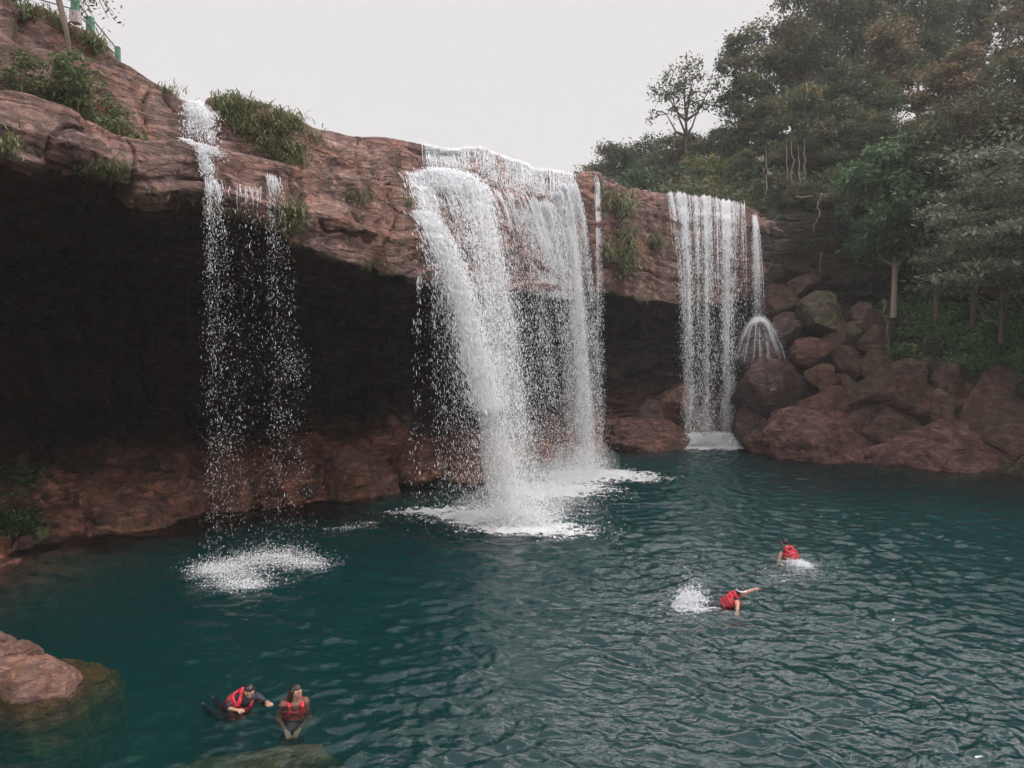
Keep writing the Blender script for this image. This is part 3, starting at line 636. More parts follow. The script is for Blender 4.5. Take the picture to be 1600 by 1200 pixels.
TR = [ # px, top py, Y, kind, seed, mat, wide, label
 (914, 262, 78, 'open', 1, M_LEAF, .75, 'small thin dark tree standing furthest left on the skyline above the cliff lip'),
 (957, 226, 80, 'broad', 1, M_LEAF, .85, 'dark round-topped tree on the skyline, second from the left above the cliff lip'),
 (986, 262, 62, 'bush', 1, M_LEAF_G, .9, 'small rounded green tree just above the cliff lip between the two falls'),
 (1022, 222, 82, 'broad2', 1, M_LEAF, .9, 'wide dull green tree on the skyline left of the bare-limbed umbrella tree'),
 (1060, 212, 74, 'broad', 2, M_LEAF, .9, 'greyish tree directly below the umbrella tree crown'),
 (1072, 104, 68, 'open', 2, M_LEAF, .95, 'umbrella-shaped tree with bare forking limbs against the white sky'),
 (1120, 196, 66, 'hang', 1, M_LEAF, .8, 'tree with hanging foliage between the umbrella tree and the tall dark tree'),
 (1163, 46, 64, 'tall', 1, M_LEAF, .95, 'tall narrow dark tree standing against the sky beside the umbrella tree'),
 (1192, 150, 60, 'tall', 2, M_LEAF, .9, 'dark vine-hung tree just right of the tall narrow tree'),
 (1232, 40, 66, 'broad', 1, M_LEAF, 1., 'big dark tree forming the left shoulder of the main canopy'),
 (1262, -40, 70, 'broad2', 2, M_LEAF, .9, 'tall dark tree reaching the top edge at the left of the canopy'),
 (1330, -50, 70, 'broad', 2, M_LEAF_O, .95, 'brown-tinged tree at the top edge, in the middle of the canopy'),
 (1258, 140, 58, 'hang', 2, M_LEAF, .95, 'drooping-leaved tree below the left shoulder of the canopy'),
 (1318, 110, 60, 'broad2', 1, M_LEAF, .9, 'dense dark tree in the centre of the canopy'),
 (1376, 26, 62, 'rusty', 1, M_LEAF_O, 1., 'tree with rusty new leaves in the upper middle of the canopy'),
 (1424, -50, 72, 'broad2', 1, M_LEAF, .9, 'dark tree behind the rusty-leaved ones, cut by the top edge'),
 (1500, -60, 74, 'broad', 1, M_LEAF, .95, 'tall dark tree at the top edge, second from the right'),
 (1585, -70, 68, 'rusty', 2, M_LEAF_O, 1., 'tall tree with rusty top in the upper right corner'),
 (1506, 62, 54, 'rusty', 2, M_LEAF_O, .9, 'pointed tree with orange brown tips, nearer than the dark trees around it'),
 (1458, 96, 56, 'rusty', 1, M_LEAF_O, .75, 'smaller tree with orange brown tips, left of the pointed orange one'),
 (1578, 96, 50, 'broad2', 2, M_LEAF, .8, 'dark green tree at the right edge above the grey-green sprays'),
 (1352, 176, 54.5, 'broad', 2, M_LEAF, .8, 'dark tree above the bright green one on the slope'),
 (1420, 190, 52, 'broad', 1, M_LEAF, .8, 'dark tree in shade between the bright green tree and the sprays'),
 (1292, 188, 55, 'hang', 1, M_LEAF, .85, 'shaded tree standing at the rim above the dark ledges'),
 (1236, 216, 55, 'fresh', 2, M_LEAF, .85, 'small shaded tree behind the ledges right of the right falls'),
 (1112, 244, 60, 'bush', 2, M_LEAF_Y, .8, 'low yellow-green shrub above the lip of the right falls'),
 (1160, 238, 57, 'fresh', 2, M_LEAF, .8, 'scrubby small tree just behind the lip of the right falls'),
 (1058, 256, 60, 'bush', 2, M_LEAF, 1., 'scrub bush above the left end of the right falls'),
 (1200, 268, 53.5, 'bush', 1, M_LEAF, .8, 'scrub bush at the right end of the falls lip'),
]
for i, (px, tp, Y, kind, sd, m, wd, lab) in enumerate(TR):
    b = hill_pt(px, Y); H = zat(px, tp, Y)-b[2]
    nm, ct = ('shrub', 'shrub') if kind == 'bush' else ('tree', 'tree')
    tree(kind, sd, m, b, H, lab, rz=i*1.9, wide=wd*min(1.25, max(.62, 12/H*SPEC[kind]['H']/12)) if kind != 'bush' else wd, name=nm, cat=ct)
for px, py, Y, H, wd, lab in [(1222, 322, 49.7, 2.2, .9, 'shrub spilling over the left end of the dark ledges'), (1262, 316, 50., 1.8, 1., 'small shrub on the rim under the bare horizontal branch'), (1312, 325, 50., 3., .8, 'shrub at the right end of the dark ledges beside the bright green tree'),
        (1248, 392, 49.6, 1.6, 1., 'small shrub clinging to the dark wall above the tilted slab'), (1340, 400, 49.8, 3.4, .8, 'shaded shrub against the dark wall left of the pale trunk'), (1440, 440, 46.6, 3.6, .9, 'shaded shrub right of the pale trunk'), (1196, 400, 48.6, 1.5, 1., 'small shrub hanging beside the far right spout')]:
    tree('bush', 1, M_LEAF, P(px, py, Y)+[0, 0, -.5], H, lab, 'shrubs on the dark ledges', rz=px*.1, name='shrub', cat='shrub', wide=wd)
# trees on the boulder slope and at the right edge
b = P(1396, 486, 46.2); tree('fresh', 1, M_LEAF_G, b+[0, 0, -.4], zat(1390, 212, 46)-b[2]+.4, 'bright green tree with a leafy pale trunk in front of the dark rock wall', rz=.6, wide=.95, bark=M_BARK2)
b = P(1462, 490, 44.5); tree('tall', 1, M_LEAF, b+[0, 0, -.4], 12., 'thin dark tree leaning behind the grey-green sprays', rz=2., wide=.8)
b = P(1520, 500, 42.0); tree('broad', 2, M_LEAF, b+[0, 0, -.4], 12.5, 'shaded tree with a reddish trunk on the slope at the right', rz=1., wide=.7, bark=M_BARK)
b = P(1655, 540, 33.0); tree('spray', 1, M_LEAF_P, b+[0, 0, -.8], zat(1650, 190, 33)-b[2]+.8, 'nearest tree at the right edge, layered sprays of pale grey-green leaves', rz=.3, wide=1.1)
b = P(1565, 520, 37.5); tree('spray', 2, M_LEAF_P, b+[0, 0, -.5], zat(1565, 250, 37.5)-b[2]+.5, 'grey-green layered tree reaching left over the slope, behind the nearest one', rz=2.2, wide=.85)

# undergrowth on the hill and slope (nobody could count it)
def scatter_leaves(name, pts, size, per, mat, label, cat, seed, sc=.35, up=.8, droop=.3, group=None):
    rs = np.random.default_rng(seed); tone = rs.uniform(0, 1, len(pts))
    pos = np.repeat(pts, per, 0)+rs.normal(size=(len(pts)*per, 3))*np.array([1, 1, .7])*sc
    v, f = leaves_geo(pos, size, up, rs, droop)
    rnd = np.clip(np.repeat(tone, per)*.7+rs.uniform(0, .4, len(pos)), 0, 1); tip = np.repeat(rs.uniform(size=len(pts)) < .25, per)*rs.uniform(0, 1, len(pos))
    o = mesh_np(name, v, f, mat, attrs=dict(rnd=np.tile(rnd, 2), tip=np.tile(tip, 2)), smooth=False)
    return tag(o, label, cat, kind='stuff')
ug = []
rs = np.random.default_rng(77)
for k in range(3400):
    px = rs.uniform(1010, 1750); dY = rs.uniform(0, 1)**1.3*30+1.2
    if px < 1200 and dY < 3: continue
    Y = np.interp(px, px_u, AY)+dY; q = hill_pt(px, Y); q[2] += abs(rs.normal())*.7+.2; ug.append(q)
scatter_leaves('undergrowth', np.array(ug), .30, 34, M_LEAF, 'dark undergrowth filling the slope between the hillside trees', 'undergrowth', 78, .55)
ug = []
for k in range(760):
    px = rs.uniform(1372, 1660); t = rs.uniform()
    i = int(np.argmin(np.abs(px_u-px))); j = int(np.interp(t, [0, 1], [ilev(10.0), ilev(10.75)]))
    q = G2[i, j].copy(); q[2] += rs.uniform(0, .35)
    if vnoise(q[None]*.55, 5)[0] > -.15: ug.append(q)
scatter_leaves('ground_cover', np.array(ug), .24, 46, M_COVER, 'bright green ground cover on the slope above the right boulders', 'ground cover', 79, .28)
ug = []
for k in range(150):
    px = rs.uniform(-60, 62); t = rs.uniform(10.7, 11.5)
    i = int(np.argmin(np.abs(px_u-px))); q = G2[i, ilev(t)].copy(); q[2] += rs.uniform(0, .2); ug.append(q)
scatter_leaves('ferns', np.array(ug), .15, 40, M_LEAF_G, 'dark green ferns over the rocks at the left edge below the cave', 'ferns', 80, .18)

# grass tufts: arching blades
def tuft_geo(seed, n=170, L=.75, W=.035, spread=.35, droop=1., seg=4):
    rs = np.random.default_rng(seed)
    a = rs.uniform(0, 2*math.pi, n); out = rs.uniform(.35, 1., n); ln = L*rs.uniform(.55, 1.2, n)
    base = np.stack([rs.normal(0, spread, n), rs.normal(0, spread*.5, n), rs.normal(0, spread*.5, n)], -1)
    V = []
    for k in range(seg+1):
        t = k/seg
        r_ = ln*out*t*.8; z = ln*(.75*t-droop*.95*t*t*out)
        c = base+np.stack([np.cos(a)*r_, np.sin(a)*r_, z], -1); w = W*(1-t)**.7*.5*rs.uniform(.8, 1.2)
        s_ = np.stack([-np.sin(a), np.cos(a), 0*a], -1)*w
        V += [c-s_, c+s_]
    V = np.stack(V, 1).reshape(-1, 3); m = 2*(seg+1); F = []
    for k in range(seg):
        i = np.arange(n)*m+2*k; F.append(np.stack([i, i+1, i+3, i+2], -1))
    tone = rs.uniform(0, 1, n); tip = (rs.uniform(size=n) < .3)*rs.uniform(0, 1, n)
    return V, np.concatenate(F), dict(rnd=np.tile(tone, seg), tip=np.tile(tip, seg))
_t = {}
def tuft(px, lv, size, seed, label, n=170, droop=1., mat=None, off=.05, group='grass tufts on the cliff', spread=.35, name='grass_tuft'):
    p, nn = cliff_pt(px, lv) if isinstance(px, (int, float)) else (np.array(px), np.array([0, -1, .2]))
    key = (seed, n, droop, spread)
    if key in _t: o = _t[key].copy(); COL.objects.link(o)
    else:
        v, f, at = tuft_geo(seed, n, .75, .04, spread, droop); o = mesh_np(name, v, f, mat or M_GRASS, attrs=at, smooth=False); _t[key] = o
    o.location = p+nn*off; o.scale = (size,)*3; o.rotation_euler = (0, 0, seed*1.3+float(p[0]))
    return tag(o, label, 'grass', group)
def lv_at(px, py):
    """profile level of the rock seen at pixel (px,py) on the upper face"""
    i = int(np.argmin(np.abs(px_u-px))); q = G2[i, :ilev(8.2)]
    dy = q[:, 1]; bb = (q[:, 2]-CAM_Z)/dy; pp = 600-1200*((bb*CP+SP)/(CP-bb*SP)); return float(lev[int(np.argmin(np.abs(pp-py)))])
TU = [
 (560, 312, .75, 'round grass tuft on the bare rock face left of the main falls'), (636, 318, .5, 'small grass tuft closest to the left edge of the main falls'),
 (372, 176, .9, 'grass clump on the upper bank just right of the top left cascade'), (400, 190, 1.1, 'large grass clump in the middle of the upper bank'), (428, 206, 1.15, 'pale bamboo-leaved clump low on the upper bank'),
 (452, 222, 1., 'grass clump at the right end of the upper bank'), (415, 232, .9, 'hanging grass clump at the foot of the upper bank'), (440, 188, .8, 'sparse clump along the rim of the upper bank'),
 (462, 200, .7, 'thin grass near the right shoulder of the upper bank'), (388, 208, .9, 'dark grass beside the hollow of the upper bank'),
 (950, 318, 1.7, 'green tuft right of the thin trickle, near the rim'), (966, 330, 1.5, 'leafy tuft hanging right of the near-rim tuft'), (962, 378, 1.9, 'light green tuft halfway down the rock between the falls'),
 (975, 402, 1.6, 'lower fringe of grass on the rock between the falls'), (946, 400, 1.4, 'shaded grass beside the thin trickle'), (968, 428, 1.3, 'grass tuft hanging lowest between the two falls'),
 (1020, 382, 1.1, 'small tuft under the red ledge left of the right falls'),
 (156, 262, .7, 'hanging grass on the lower rim of the big left ledge'), (184, 262, .5, 'sparse tuft beside the hanging grass on the left ledge rim'), (4, 232, .7, 'grass tuft on the rim at the left edge'),
 (462, 330, .9, 'dry weeds on the face right of the double thin falls'), (452, 352, .8, 'lower dry weeds above the cave mouth'),
 (260, 148, .6, 'dark small fern clump on the rock left of the top left cascade'),
]
for k, (px, py, sz, lab) in enumerate(TU):
    tuft(float(px), lv_at(px, py), sz, 1+k % 5, lab, droop=1.25 if py > 225 else 1., n=190)
def bank_grass():
    V = []; F = []; off = 0; rn = []; tp = []
    rs = np.random.default_rng(18)
    for k in range(420):
        px = rs.uniform(342, 492) if k < 300 else (rs.uniform(935, 985) if k < 380 else rs.uniform(60, 215)); 
        t = np.interp(px, [342, 380, 492], [2.05, 2.05, 2.15]); b = np.interp(px, [342, 400, 460, 492], [2.3, 2.8, 2.95, 2.7])
        lv = rs.uniform(t, b) if k < 300 else (rs.uniform(2.4, 6.2) if k < 380 else rs.uniform(2.7, 3.2))
        p, nn = cliff_pt(px, lv)
        if vnoise(p[None]*1.1, 15)[0] < -.15: continue
        v, f, at = tuft_geo(900+k, 13, rs.uniform(.35, .8), .035, .16, 1.35)
        V.append(v+p+nn*.05); F.append(f+off); off += len(v); rn.append(at['rnd']); tp.append(at['tip'])
    o = mesh_np('bank_grass', np.concatenate(V), np.concatenate(F), M_GRASS, attrs=dict(rnd=np.concatenate(rn), tip=np.concatenate(tp)), smooth=False)
    tag(o, 'drooping grass covering the rock banks between the bigger tufts', 'grass', kind='stuff')
bank_grass()
# fringe of ferns under the lip
def lip_fringe():
    V = []; F = []; off = 0; rn = []; tp = []
    rs = np.random.default_rng(8)
    for k in range(260):
        px = rs.uniform(120, 700) if k < 190 else rs.uniform(930, 1040)
        p, nn = cliff_pt(px, rs.uniform(6.75, 7.2))
        if vnoise(p[None]*.9, 15)[0] < .0: continue
        v, f, at = tuft_geo(500+k, 9, rs.uniform(.2, .5), .03, .1, 1.3)
        V.append(v+p+nn*.03); F.append(f+off); off += len(v); rn.append(at['rnd']); tp.append(at['tip'])
    o = mesh_np('hanging_ferns', np.concatenate(V), np.concatenate(F), M_GRASS, attrs=dict(rnd=np.concatenate(rn), tip=np.concatenate(tp)), smooth=False)
    tag(o, 'fringe of small ferns hanging along the lower lip of the overhang', 'ferns', kind='stuff')
lip_fringe()
# shrubs on the upper left ledge
SH = [(50, 140, .8, M_LEAF_L, 1, 'leafy shrub at the left end of the upper ledge, left of the sapling foot'), (88, 160, .95, M_LEAF_L, 2, 'tallest shrub on the upper ledge beneath the leaning sapling foot'),
      (122, 176, .85, M_LEAF_L, 3, 'dull green shrub in the middle of the upper ledge'), (158, 192, .75, M_LEAF_L, 4, 'low green shrub right of the middle one on the upper ledge'), (194, 206, .75, M_GRASS, 5, 'rounded grassy shrub at the right end of the upper ledge')]
SPEC['ledge'] = dict(H=1.8, rad=.8, lobes=8, clumps=7, per=24, leaf=.12, crown=.95, trunk=.03, tipf=.35, droop=.5)
for k, (px, py, H, m, sd, lab) in enumerate(SH):
    i = int(np.argmin(np.abs(px_u-px))); p = G2[i, ilev(2.9)].copy()
    tree('ledge', 1+k % 2, m, p+[0, -.35, -.25], H*1.5, lab, 'shrubs on the upper left ledge', rz=k*1.7, name='shrub', cat='shrub', wide=1.2)
    tuft(float(px+10), 3.05, .9, 2+k % 3, ['dry grass at the foot of the leftmost ledge shrub', 'dry grass under the dark ledge shrub', 'grass under the middle ledge shrub', 'grass between the two right ledge shrubs', 'grass at the right end of the ledge shrubs'][k])
for k, (px, py, sz, lab) in enumerate([(40, 30, .9, 'overhanging brush at the top left corner'), (70, 34, .8, 'overhanging brush behind the leaning sapling'), (95, 46, .7, 'brush below the tallest green post'), (128, 66, .75, 'brush below the second green post'), (152, 78, .7, 'brush at the right end of the top left rim')]):
    p = P(px, py, np.interp(px, px_u, AY)-.15)
    tuft(tuple(p), 0, sz, 1+k, lab, n=260, droop=.9, spread=.32, off=0)
# leaning sapling
root = empty('sapling', tuple(P(108, 94, 19.3)), 'thin leaning sapling with a bare pale stem at the top left', 'tree')
o0 = np.array(root.location)
st = np.array([P(108, 94, 19.3), P(107, 70, 19.2), P(104, 50, 19.1), P(98, 25, 19.0), P(92, 0, 19.), P(86, -30, 18.9), P(92, -70, 18.8)])-o0
v, f = tube_geo([(st, np.array([.05, .055, .06, .07, .075, .07, .05]))], 8); mesh_np('trunk', v, f, M_BARK2, root)
br = []; lp = []
rs = np.random.default_rng(19)
for k in range(9):
    a = st[5+(k % 2)]; e = P(rs.uniform(118, 188), rs.uniform(-30, 34), rs.uniform(18.4, 19.2))-o0; m = (a+e)/2+[0, 0, .35]
    pts = np.array([a, (a+m)/2+[0, 0, .1], m, (m+e)/2+[0, 0, .05], e]); br.append((pts, np.array([.03, .022, .016, .011, .006])))
    for q in range(26):
        t = rs.uniform(.45, 1.08); c = a*(1-t)**2+2*m*t*(1-t)+e*t*t; lp.append(c+rs.normal(0, .10, 3))
v, f = tube_geo(br, 5); mesh_np('branches', v, f, M_BARK, root)
v, f = leaves_geo(np.array(lp), .11, .3, rs, .6); mesh_np('crown', v, f, M_LEAF, root, attrs=dict(rnd=rs.uniform(0, 1, len(f)), tip=rs.uniform(0, .4, len(f))), smooth=False)

# bare roots and branches on the right-hand ledges, vines
def limb(name, pts, r, mat, label, cat, group=None):
    pts = np.array(pts); t = np.linspace(0, 1, len(pts)); n = 4*len(pts)
    q = np.stack([np.interp(np.linspace(0, 1, n), t, pts[:, k]) for k in range(3)], -1)
    for _ in range(3): q[1:-1] = (q[:-2]+2*q[1:-1]+q[2:])/4
    q[1:-1] += rng.normal(0, r*.8, (n-2, 3))
    v, f = tube_geo([(q-q[0], r*np.linspace(1, .4, n))], 6)
    return tag(mesh_np(name, v, f, mat, loc=q[0]), label, cat, group)
limb('dead_branch', [P(1214, 312, 50), P(1236, 306, 49.6), P(1262, 308, 49.4), P(1290, 303, 49.4), P(1302, 306, 49.3)], .07, M_BARK2, 'bare horizontal branch lying along the rim of the dark ledges', 'branch')
limb('dead_branch', [P(1284, 302, 49.3), P(1276, 322, 49.1), P(1281, 334, 49.), P(1272, 350, 49.), P(1271, 362, 48.9)], .05, M_BARK2, 'forked bare branch hanging down from the rim over the dark ledges', 'branch')
limb('root', [P(1192, 342, 48.6), P(1202, 352, 48.4), P(1212, 358, 48.3), P(1224, 362, 48.3)], .09, M_BARK2, 'pale crooked root beside the far right spout', 'root')
limb('root', [P(1206, 370, 48.4), P(1212, 385, 48.2), P(1208, 398, 48.1), P(1198, 402, 48.1)], .06, M_BARK, 'thin dark root curling below the pale crooked one', 'root')
limb('vine', [P(1283, 394, 49), P(1281, 420, 49), P(1280, 442, 48.9)], .025, M_BARK2, 'thin pale vine hanging above the tilted slab', 'vine')
limb('vine', [P(1380, 470, 44.6), P(1385, 520, 44), P(1392, 585, 43.2)], .12, M_BARK, 'dark straight stem standing in front of the bright ferns', 'stem')
for k, (x, y0, y1, Y) in enumerate([(1228, 256, 300, 52.6), (1236, 250, 302, 52.9), (1247, 258, 304, 52.4), (1256, 250, 303, 53.2), (1196, 262, 304, 52.)]):
    limb('pole_stem', [P(x, y1, Y), P(x+2, (y0+y1)/2, Y), P(x+1, y0-30, Y)], .05, M_BARK2, ['slender pale stem at the left of the row behind the ledge', 'second slender stem in the row behind the ledge', 'middle slender stem of the row behind the ledge', 'rightmost slender stem of the row behind the ledge', 'lone slender stem near the far right spout'][k], 'stem', 'slender stems behind the ledge')

# ------------------------------------------------------------------ green handrail on the top left rim
M_GREEN = simple_mat('green_paint', (.075, .20, .135), .55, .25, 6, .2); M_CONC = simple_mat('concrete', (.42, .36, .36), .85, .2, 9, .4)
M_RAIL = simple_mat('rail_steel', (.16, .17, .16), .5, .2)
def box(name, c, sz, mat, parent, bev=.012):
    import bmesh
    bm = bmesh.new(); bmesh.ops.create_cube(bm, size=1)
    for q in bm.verts: q.co = Vector((q.co.x*sz[0], q.co.y*sz[1], q.co.z*sz[2]))
    bmesh.ops.bevel(bm, geom=bm.edges[:], offset=bev, segments=2, affect='EDGES')
    me = bpy.data.meshes.new(name); bm.to_mesh(me); bm.free(); me.materials.append(mat)
    o = bpy.data.objects.new(name, me); COL.objects.link(o); o.location = c; o.parent = parent; return o
posts = [(20, -38, -5, 19.0, .16), (118, -12, 31, 19.7, .17), (141, 27, 46, 20.4, .16), (184, 73, 94, 21.6, .12)]
rail = empty('handrail', tuple(P(118, 31, 19.7)), 'green-painted concrete handrail posts with thin rails along the top left rim', 'handrail')
r0 = np.array(rail.location); tops = []
for (x, y0, y1, Y, w) in posts:
    a = P(x, y0, Y); b = P(x, y1+4, Y); h = a[2]-b[2]; tops.append((a+b)/2)
    pp = box('post', (a+b)/2-r0, (w, w, h), M_GREEN, rail)
    if x == 118: box('plinth', (0, 0, -h/2+.12), (w*1.25, w*1.25, .3), M_CONC, pp)
for k in range(3):
    for dz in (.22, -.1):
        v, f = tube_geo([(np.array([tops[k]+[0, 0, dz], tops[k+1]+[0, 0, dz*.6]])-r0, np.array([.018, .018]))], 8); mesh_np('rail', v, f, M_RAIL, rail)

# ------------------------------------------------------------------ falling water
s = NT('white_water'); tl = s.n('ShaderNodeBsdfTranslucent'); tl.inputs['Color'].default_value = (.97, .98, 1, 1)
mx = s.n('ShaderNodeMixShader'); mx.inputs[0].default_value = .5; s.l(s.princ((.97, .98, 1.), .3, None, .5), mx.inputs[1]); s.l(tl.outputs[0], mx.inputs[2]); M_FOAM = s.surf(mx.outputs[0])
_bp = np.array([[0, 0, 1.], [1, 0, 0], [-.5, .866, 0], [-.5, -.866, 0], [0, 0, -1]])
_bf = np.array([[0, 1, 2], [0, 2, 3], [0, 3, 1], [4, 2, 1], [4, 3, 2], [4, 1, 3]])
def drops_geo(pos, rad, ln, d=None, rs=rng):
    n = len(pos)
    if d is None: d = np.tile([0, 0, -1.], (n, 1))
    d = d/(np.linalg.norm(d, axis=1, keepdims=True)+1e-9)
    ref = rs.normal(size=(n, 3)); u = np.cross(d, ref); u /= np.linalg.norm(u, axis=1, keepdims=True)+1e-9; w = np.cross(d, u)
    v = pos[:, None]+_bp[None, :, 2:3]*d[:, None]*ln[:, None, None]+(_bp[None, :, 0:1]*u[:, None]+_bp[None, :, 1:2]*w[:, None])*rad[:, None, None]
    f = (np.arange(n)[:, None, None]*5+_bf[None]).reshape(-1, 3)
    return v.reshape(-1, 3), f
ZB = np.linspace(-1, 20, 211); FRONT = np.full((len(px_u), 211), 99.)
_j0, _j1 = ilev(1.6), ilev(8.)
for _i in range(len(px_u)):
    q = G2[_i, _j0:_j1+1]; qz = np.interp(np.linspace(0, 1, 900), np.linspace(0, 1, len(q)), q[:, 2]); qy = np.interp(np.linspace(0, 1, 900), np.linspace(0, 1, len(q)), q[:, 1])
    b = np.clip(((qz+1)/.1).astype(int), 0, 210); np.minimum.at(FRONT[_i], b, qy)
FRONT = np.minimum.accumulate(FRONT[:, ::-1], 1)[:, ::-1]
FR2 = FRONT.copy()
for _k in range(2): FR2[1:-1] = np.minimum(FR2[1:-1], (FR2[:-2]+2*FR2[1:-1]+FR2[2:])/4)
def cling(p, gap=.10, lo=5.):
    p = p.copy(); px = p[:, 0]/p[:, 1]*1200*CP+800; gap = gap*np.interp(px, [700, 1050], [1, 2.2])
    i = np.clip(np.searchsorted(px_u, px), 0, len(px_u)-1); b = np.clip(((p[:, 2]+1)/.1).astype(int), 0, 210)
    lim = FR2[i, b]-gap; m = (p[:, 1] > lim) & (p[:, 2] > 0); lim = np.where(m, lim, p[:, 1])
    rz = np.interp(px, px_u, RIMZ)+.015; near = np.abs(p[:, 1]-np.interp(px, px_u, RIMY)) < 2.5
    p[:, 2] = np.where(near, np.minimum(p[:, 2], rz), p[:, 2])
    p[:, 0] *= lim/p[:, 1]; p[:, 1] = lim; return p
def path(p0, p1, s_, a=.25):
    """falling arc: across evenly in time, down faster and faster"""
    q = p0+(p1-p0)*s_[:, None]; q[:, 2] = p0[2]+(p1[2]-p0[2])*(a*s_+(1-a)*s_*s_); return q
DENS, DSZ = 2.5, .50
def stream(p0, p1, n, w0, w1, rs, a=.2, s0=0., s1=1., rad=.014, lenf=1., strands=0, dw=.35, clump=.5):
    """a bundle of droplets and threads. p0,p1 ends; w0,w1 spread at top and bottom (m)"""
    n = int(n*DENS); rad = rad*DSZ
    s_ = s0+(s1-s0)*rs.uniform(size=n)**.85
    c = path(p0, p1, s_, a); e = .01
    c2 = path(p0, p1, s_+e, a); d = (c2-c)
    lat = rs.normal(size=(n, 3))*np.array([1, dw, .0])
    k = rs.integers(0, max(2, strands), n) if strands else None
    if strands:
        off = rs.normal(size=(strands, 3))*np.array([1, dw, 0]); lat = off[k]*.95+lat*(.10+.33*s_[:, None])
    w = (w0+(w1-w0)*s_)[:, None]
    pos = c+lat*w
    # clumps: droplets gather along the fall
    cl = vnoise(pos*np.array([5, 5, 2.2])+31, 7); keep = cl+rs.uniform(-.9, .9, n) > (clump-.75)
    pos = pos[keep]; d = d[keep]; s2 = s_[keep]; m = len(pos)
    pos += rs.normal(size=(m, 3))*.03*(1+2*s2[:, None])
    r_ = rad*np.exp(rs.normal(0, .38, m))
    ln = r_*(1.2+lenf*np.interp(s2, [0, .35, 1], [10, 5., 3.])*rs.uniform(.3, 1.2, m))
    return pos, r_, ln, d
def threads(p0, p1, n, w0, w1, rs, a=.2, s0=0., s1=.5, r=.012, dw=.35):
    """long unbroken threads near the lip"""
    out = []
    for k in range(n):
        off = rs.normal(size=3)*np.array([1, dw, 0]); sa = s0+max(0, rs.uniform(-.3, .22))*(s1-s0); sb = s0+(s1-s0)*rs.uniform(.5, 1)
        t = np.linspace(sa, sb, 12); c = path(p0, p1, t, a)+off*(w0+(w1-w0)*t)[:, None]+np.cumsum(rs.normal(0, .008, (12, 3)), 0)
        rr = r*rs.uniform(.5, 1.5)*np.interp(np.linspace(0, 1, 12), [0, .1, .7, 1], [.6, 1, .8, .05]); out.append((c, rr))
    return out
def foam_patch(pts, n, rs, sx, sy, h=.02, rad=.03):
    """flat irregular flecks of foam riding on the surface, thick in the middle, with spray hopping up"""
    pts = np.array(pts); k = rs.integers(0, len(pts), n)
    x = pts[k, 0]+rs.normal(size=n)*sx*pts[k, 2]; y = pts[k, 1]+rs.normal(size=n)*sy*pts[k, 2]
    z = wave_z(x, y)
    pos = np.stack([x, y, z+rs.uniform(0, h, n)], -1)
    cl = fbm(pos*np.array([2.2, 3.2, 0])+3, 3, 17); keep = cl+rs.uniform(-.5, .5, n) > -.12
    pos = pos[keep]; m = len(pos)
    r_ = rad*.55*np.exp(rs.normal(0, .4, m)); d = rs.normal(size=(m, 3)); d[:, 2] = 0
    return pos, r_*.6, r_*1.6, d
def foam_sheet(parent, pts, cell, thr):
    pts = np.array(pts); x0, y0 = (pts[:, :2]-pts[:, 3:4]*2.2).min(0); x1, y1 = (pts[:, :2]+pts[:, 3:4]*2.2).max(0)
    X, Y = np.meshgrid(np.arange(x0, x1, cell), np.arange(y0, y1, cell), indexing='ij'); sh = X.shape
    q = np.stack([X, Y, 0*X], -1); wx = X+.25*fbm(q*1.3, 3, 211); wy = Y+.25*fbm(q*1.3+3, 3, 212)
    m = np.zeros(sh)
    for x, y, w_, r_ in pts: m = np.maximum(m, w_*np.exp(-(((wx-x)/r_)**2+((wy-y)/(r_*.7))**2)))
    lace = 1-2.6*np.abs(fbm(np.stack([wx*2.6, wy*3.8, 0*X], -1), 4, 215)); fine_ = vnoise(q*14, 216)
    on = (m*1.5+.42*lace+.18*fine_) > thr; on = on[:-1, :-1] & (m[:-1, :-1] > .06)
    Z = wave_z(X, Y)+.012+.05*np.clip(m-.4, 0, 1)*(1+fbm(q*5, 3, 217))
    i = np.arange(sh[0]*sh[1]).reshape(sh); f = np.stack([i[:-1, :-1], i[1:, :-1], i[1:, 1:], i[:-1, 1:]], -1)[on]
    u, inv = np.unique(f.ravel(), return_inverse=True); V = np.stack([X, Y, Z], -1).reshape(-1, 3)[u]
    o = mesh_np('foam_sheet', V-np.array(parent.location), inv.reshape(-1, 4), M_FOAM, parent, smooth=True); o['kind'] = 'stuff'
def spray(pts, n, rs, w, h, rad=.012):
    pts = np.array(pts); k = rs.integers(0, len(pts), n)
    hh = rs.exponential(h, n)*pts[k, 2]
    x = pts[k, 0]+rs.normal(size=n)*w*pts[k, 2]; y = pts[k, 1]+rs.normal(size=n)*w*.8*pts[k, 2]
    return np.stack([x, y, hh], -1), rad*np.exp(rs.normal(0, .4, n)), rad*1.5*np.exp(rs.normal(0, .4, n)), rs.normal(size=(n, 3))
def merge(L, cl=False):
    r = [np.concatenate([q[k] for q in L]) for k in range(4)]
    if cl: r[0] = cling(r[0]); r[0][:, 1] -= np.random.default_rng(3).exponential(.04, len(r[0]))
    return r
def waterfall(label, loc, parts, th, group='waterfalls over the red cliff', name='waterfall', cat='waterfall'):
    root = empty(name, tuple(loc), label, cat, group); L = np.array(loc)
    for nm, lst in parts.items():
        if not lst: continue
        p, r_, ln, d = merge(lst, nm == 'falling_drops'); v, f = drops_geo(p-L, r_, ln, d); mesh_np(nm, v, f, M_FOAM, root, smooth=False)
    if th:
        v, f = tube_geo([(cling(c)-L, r_) for c, r_ in th], 4); mesh_np('water_threads', v, f, M_FOAM, root)
    return root
rs = np.random.default_rng(2024)
def lipY(px): return float(np.interp(px, px_u, AY))
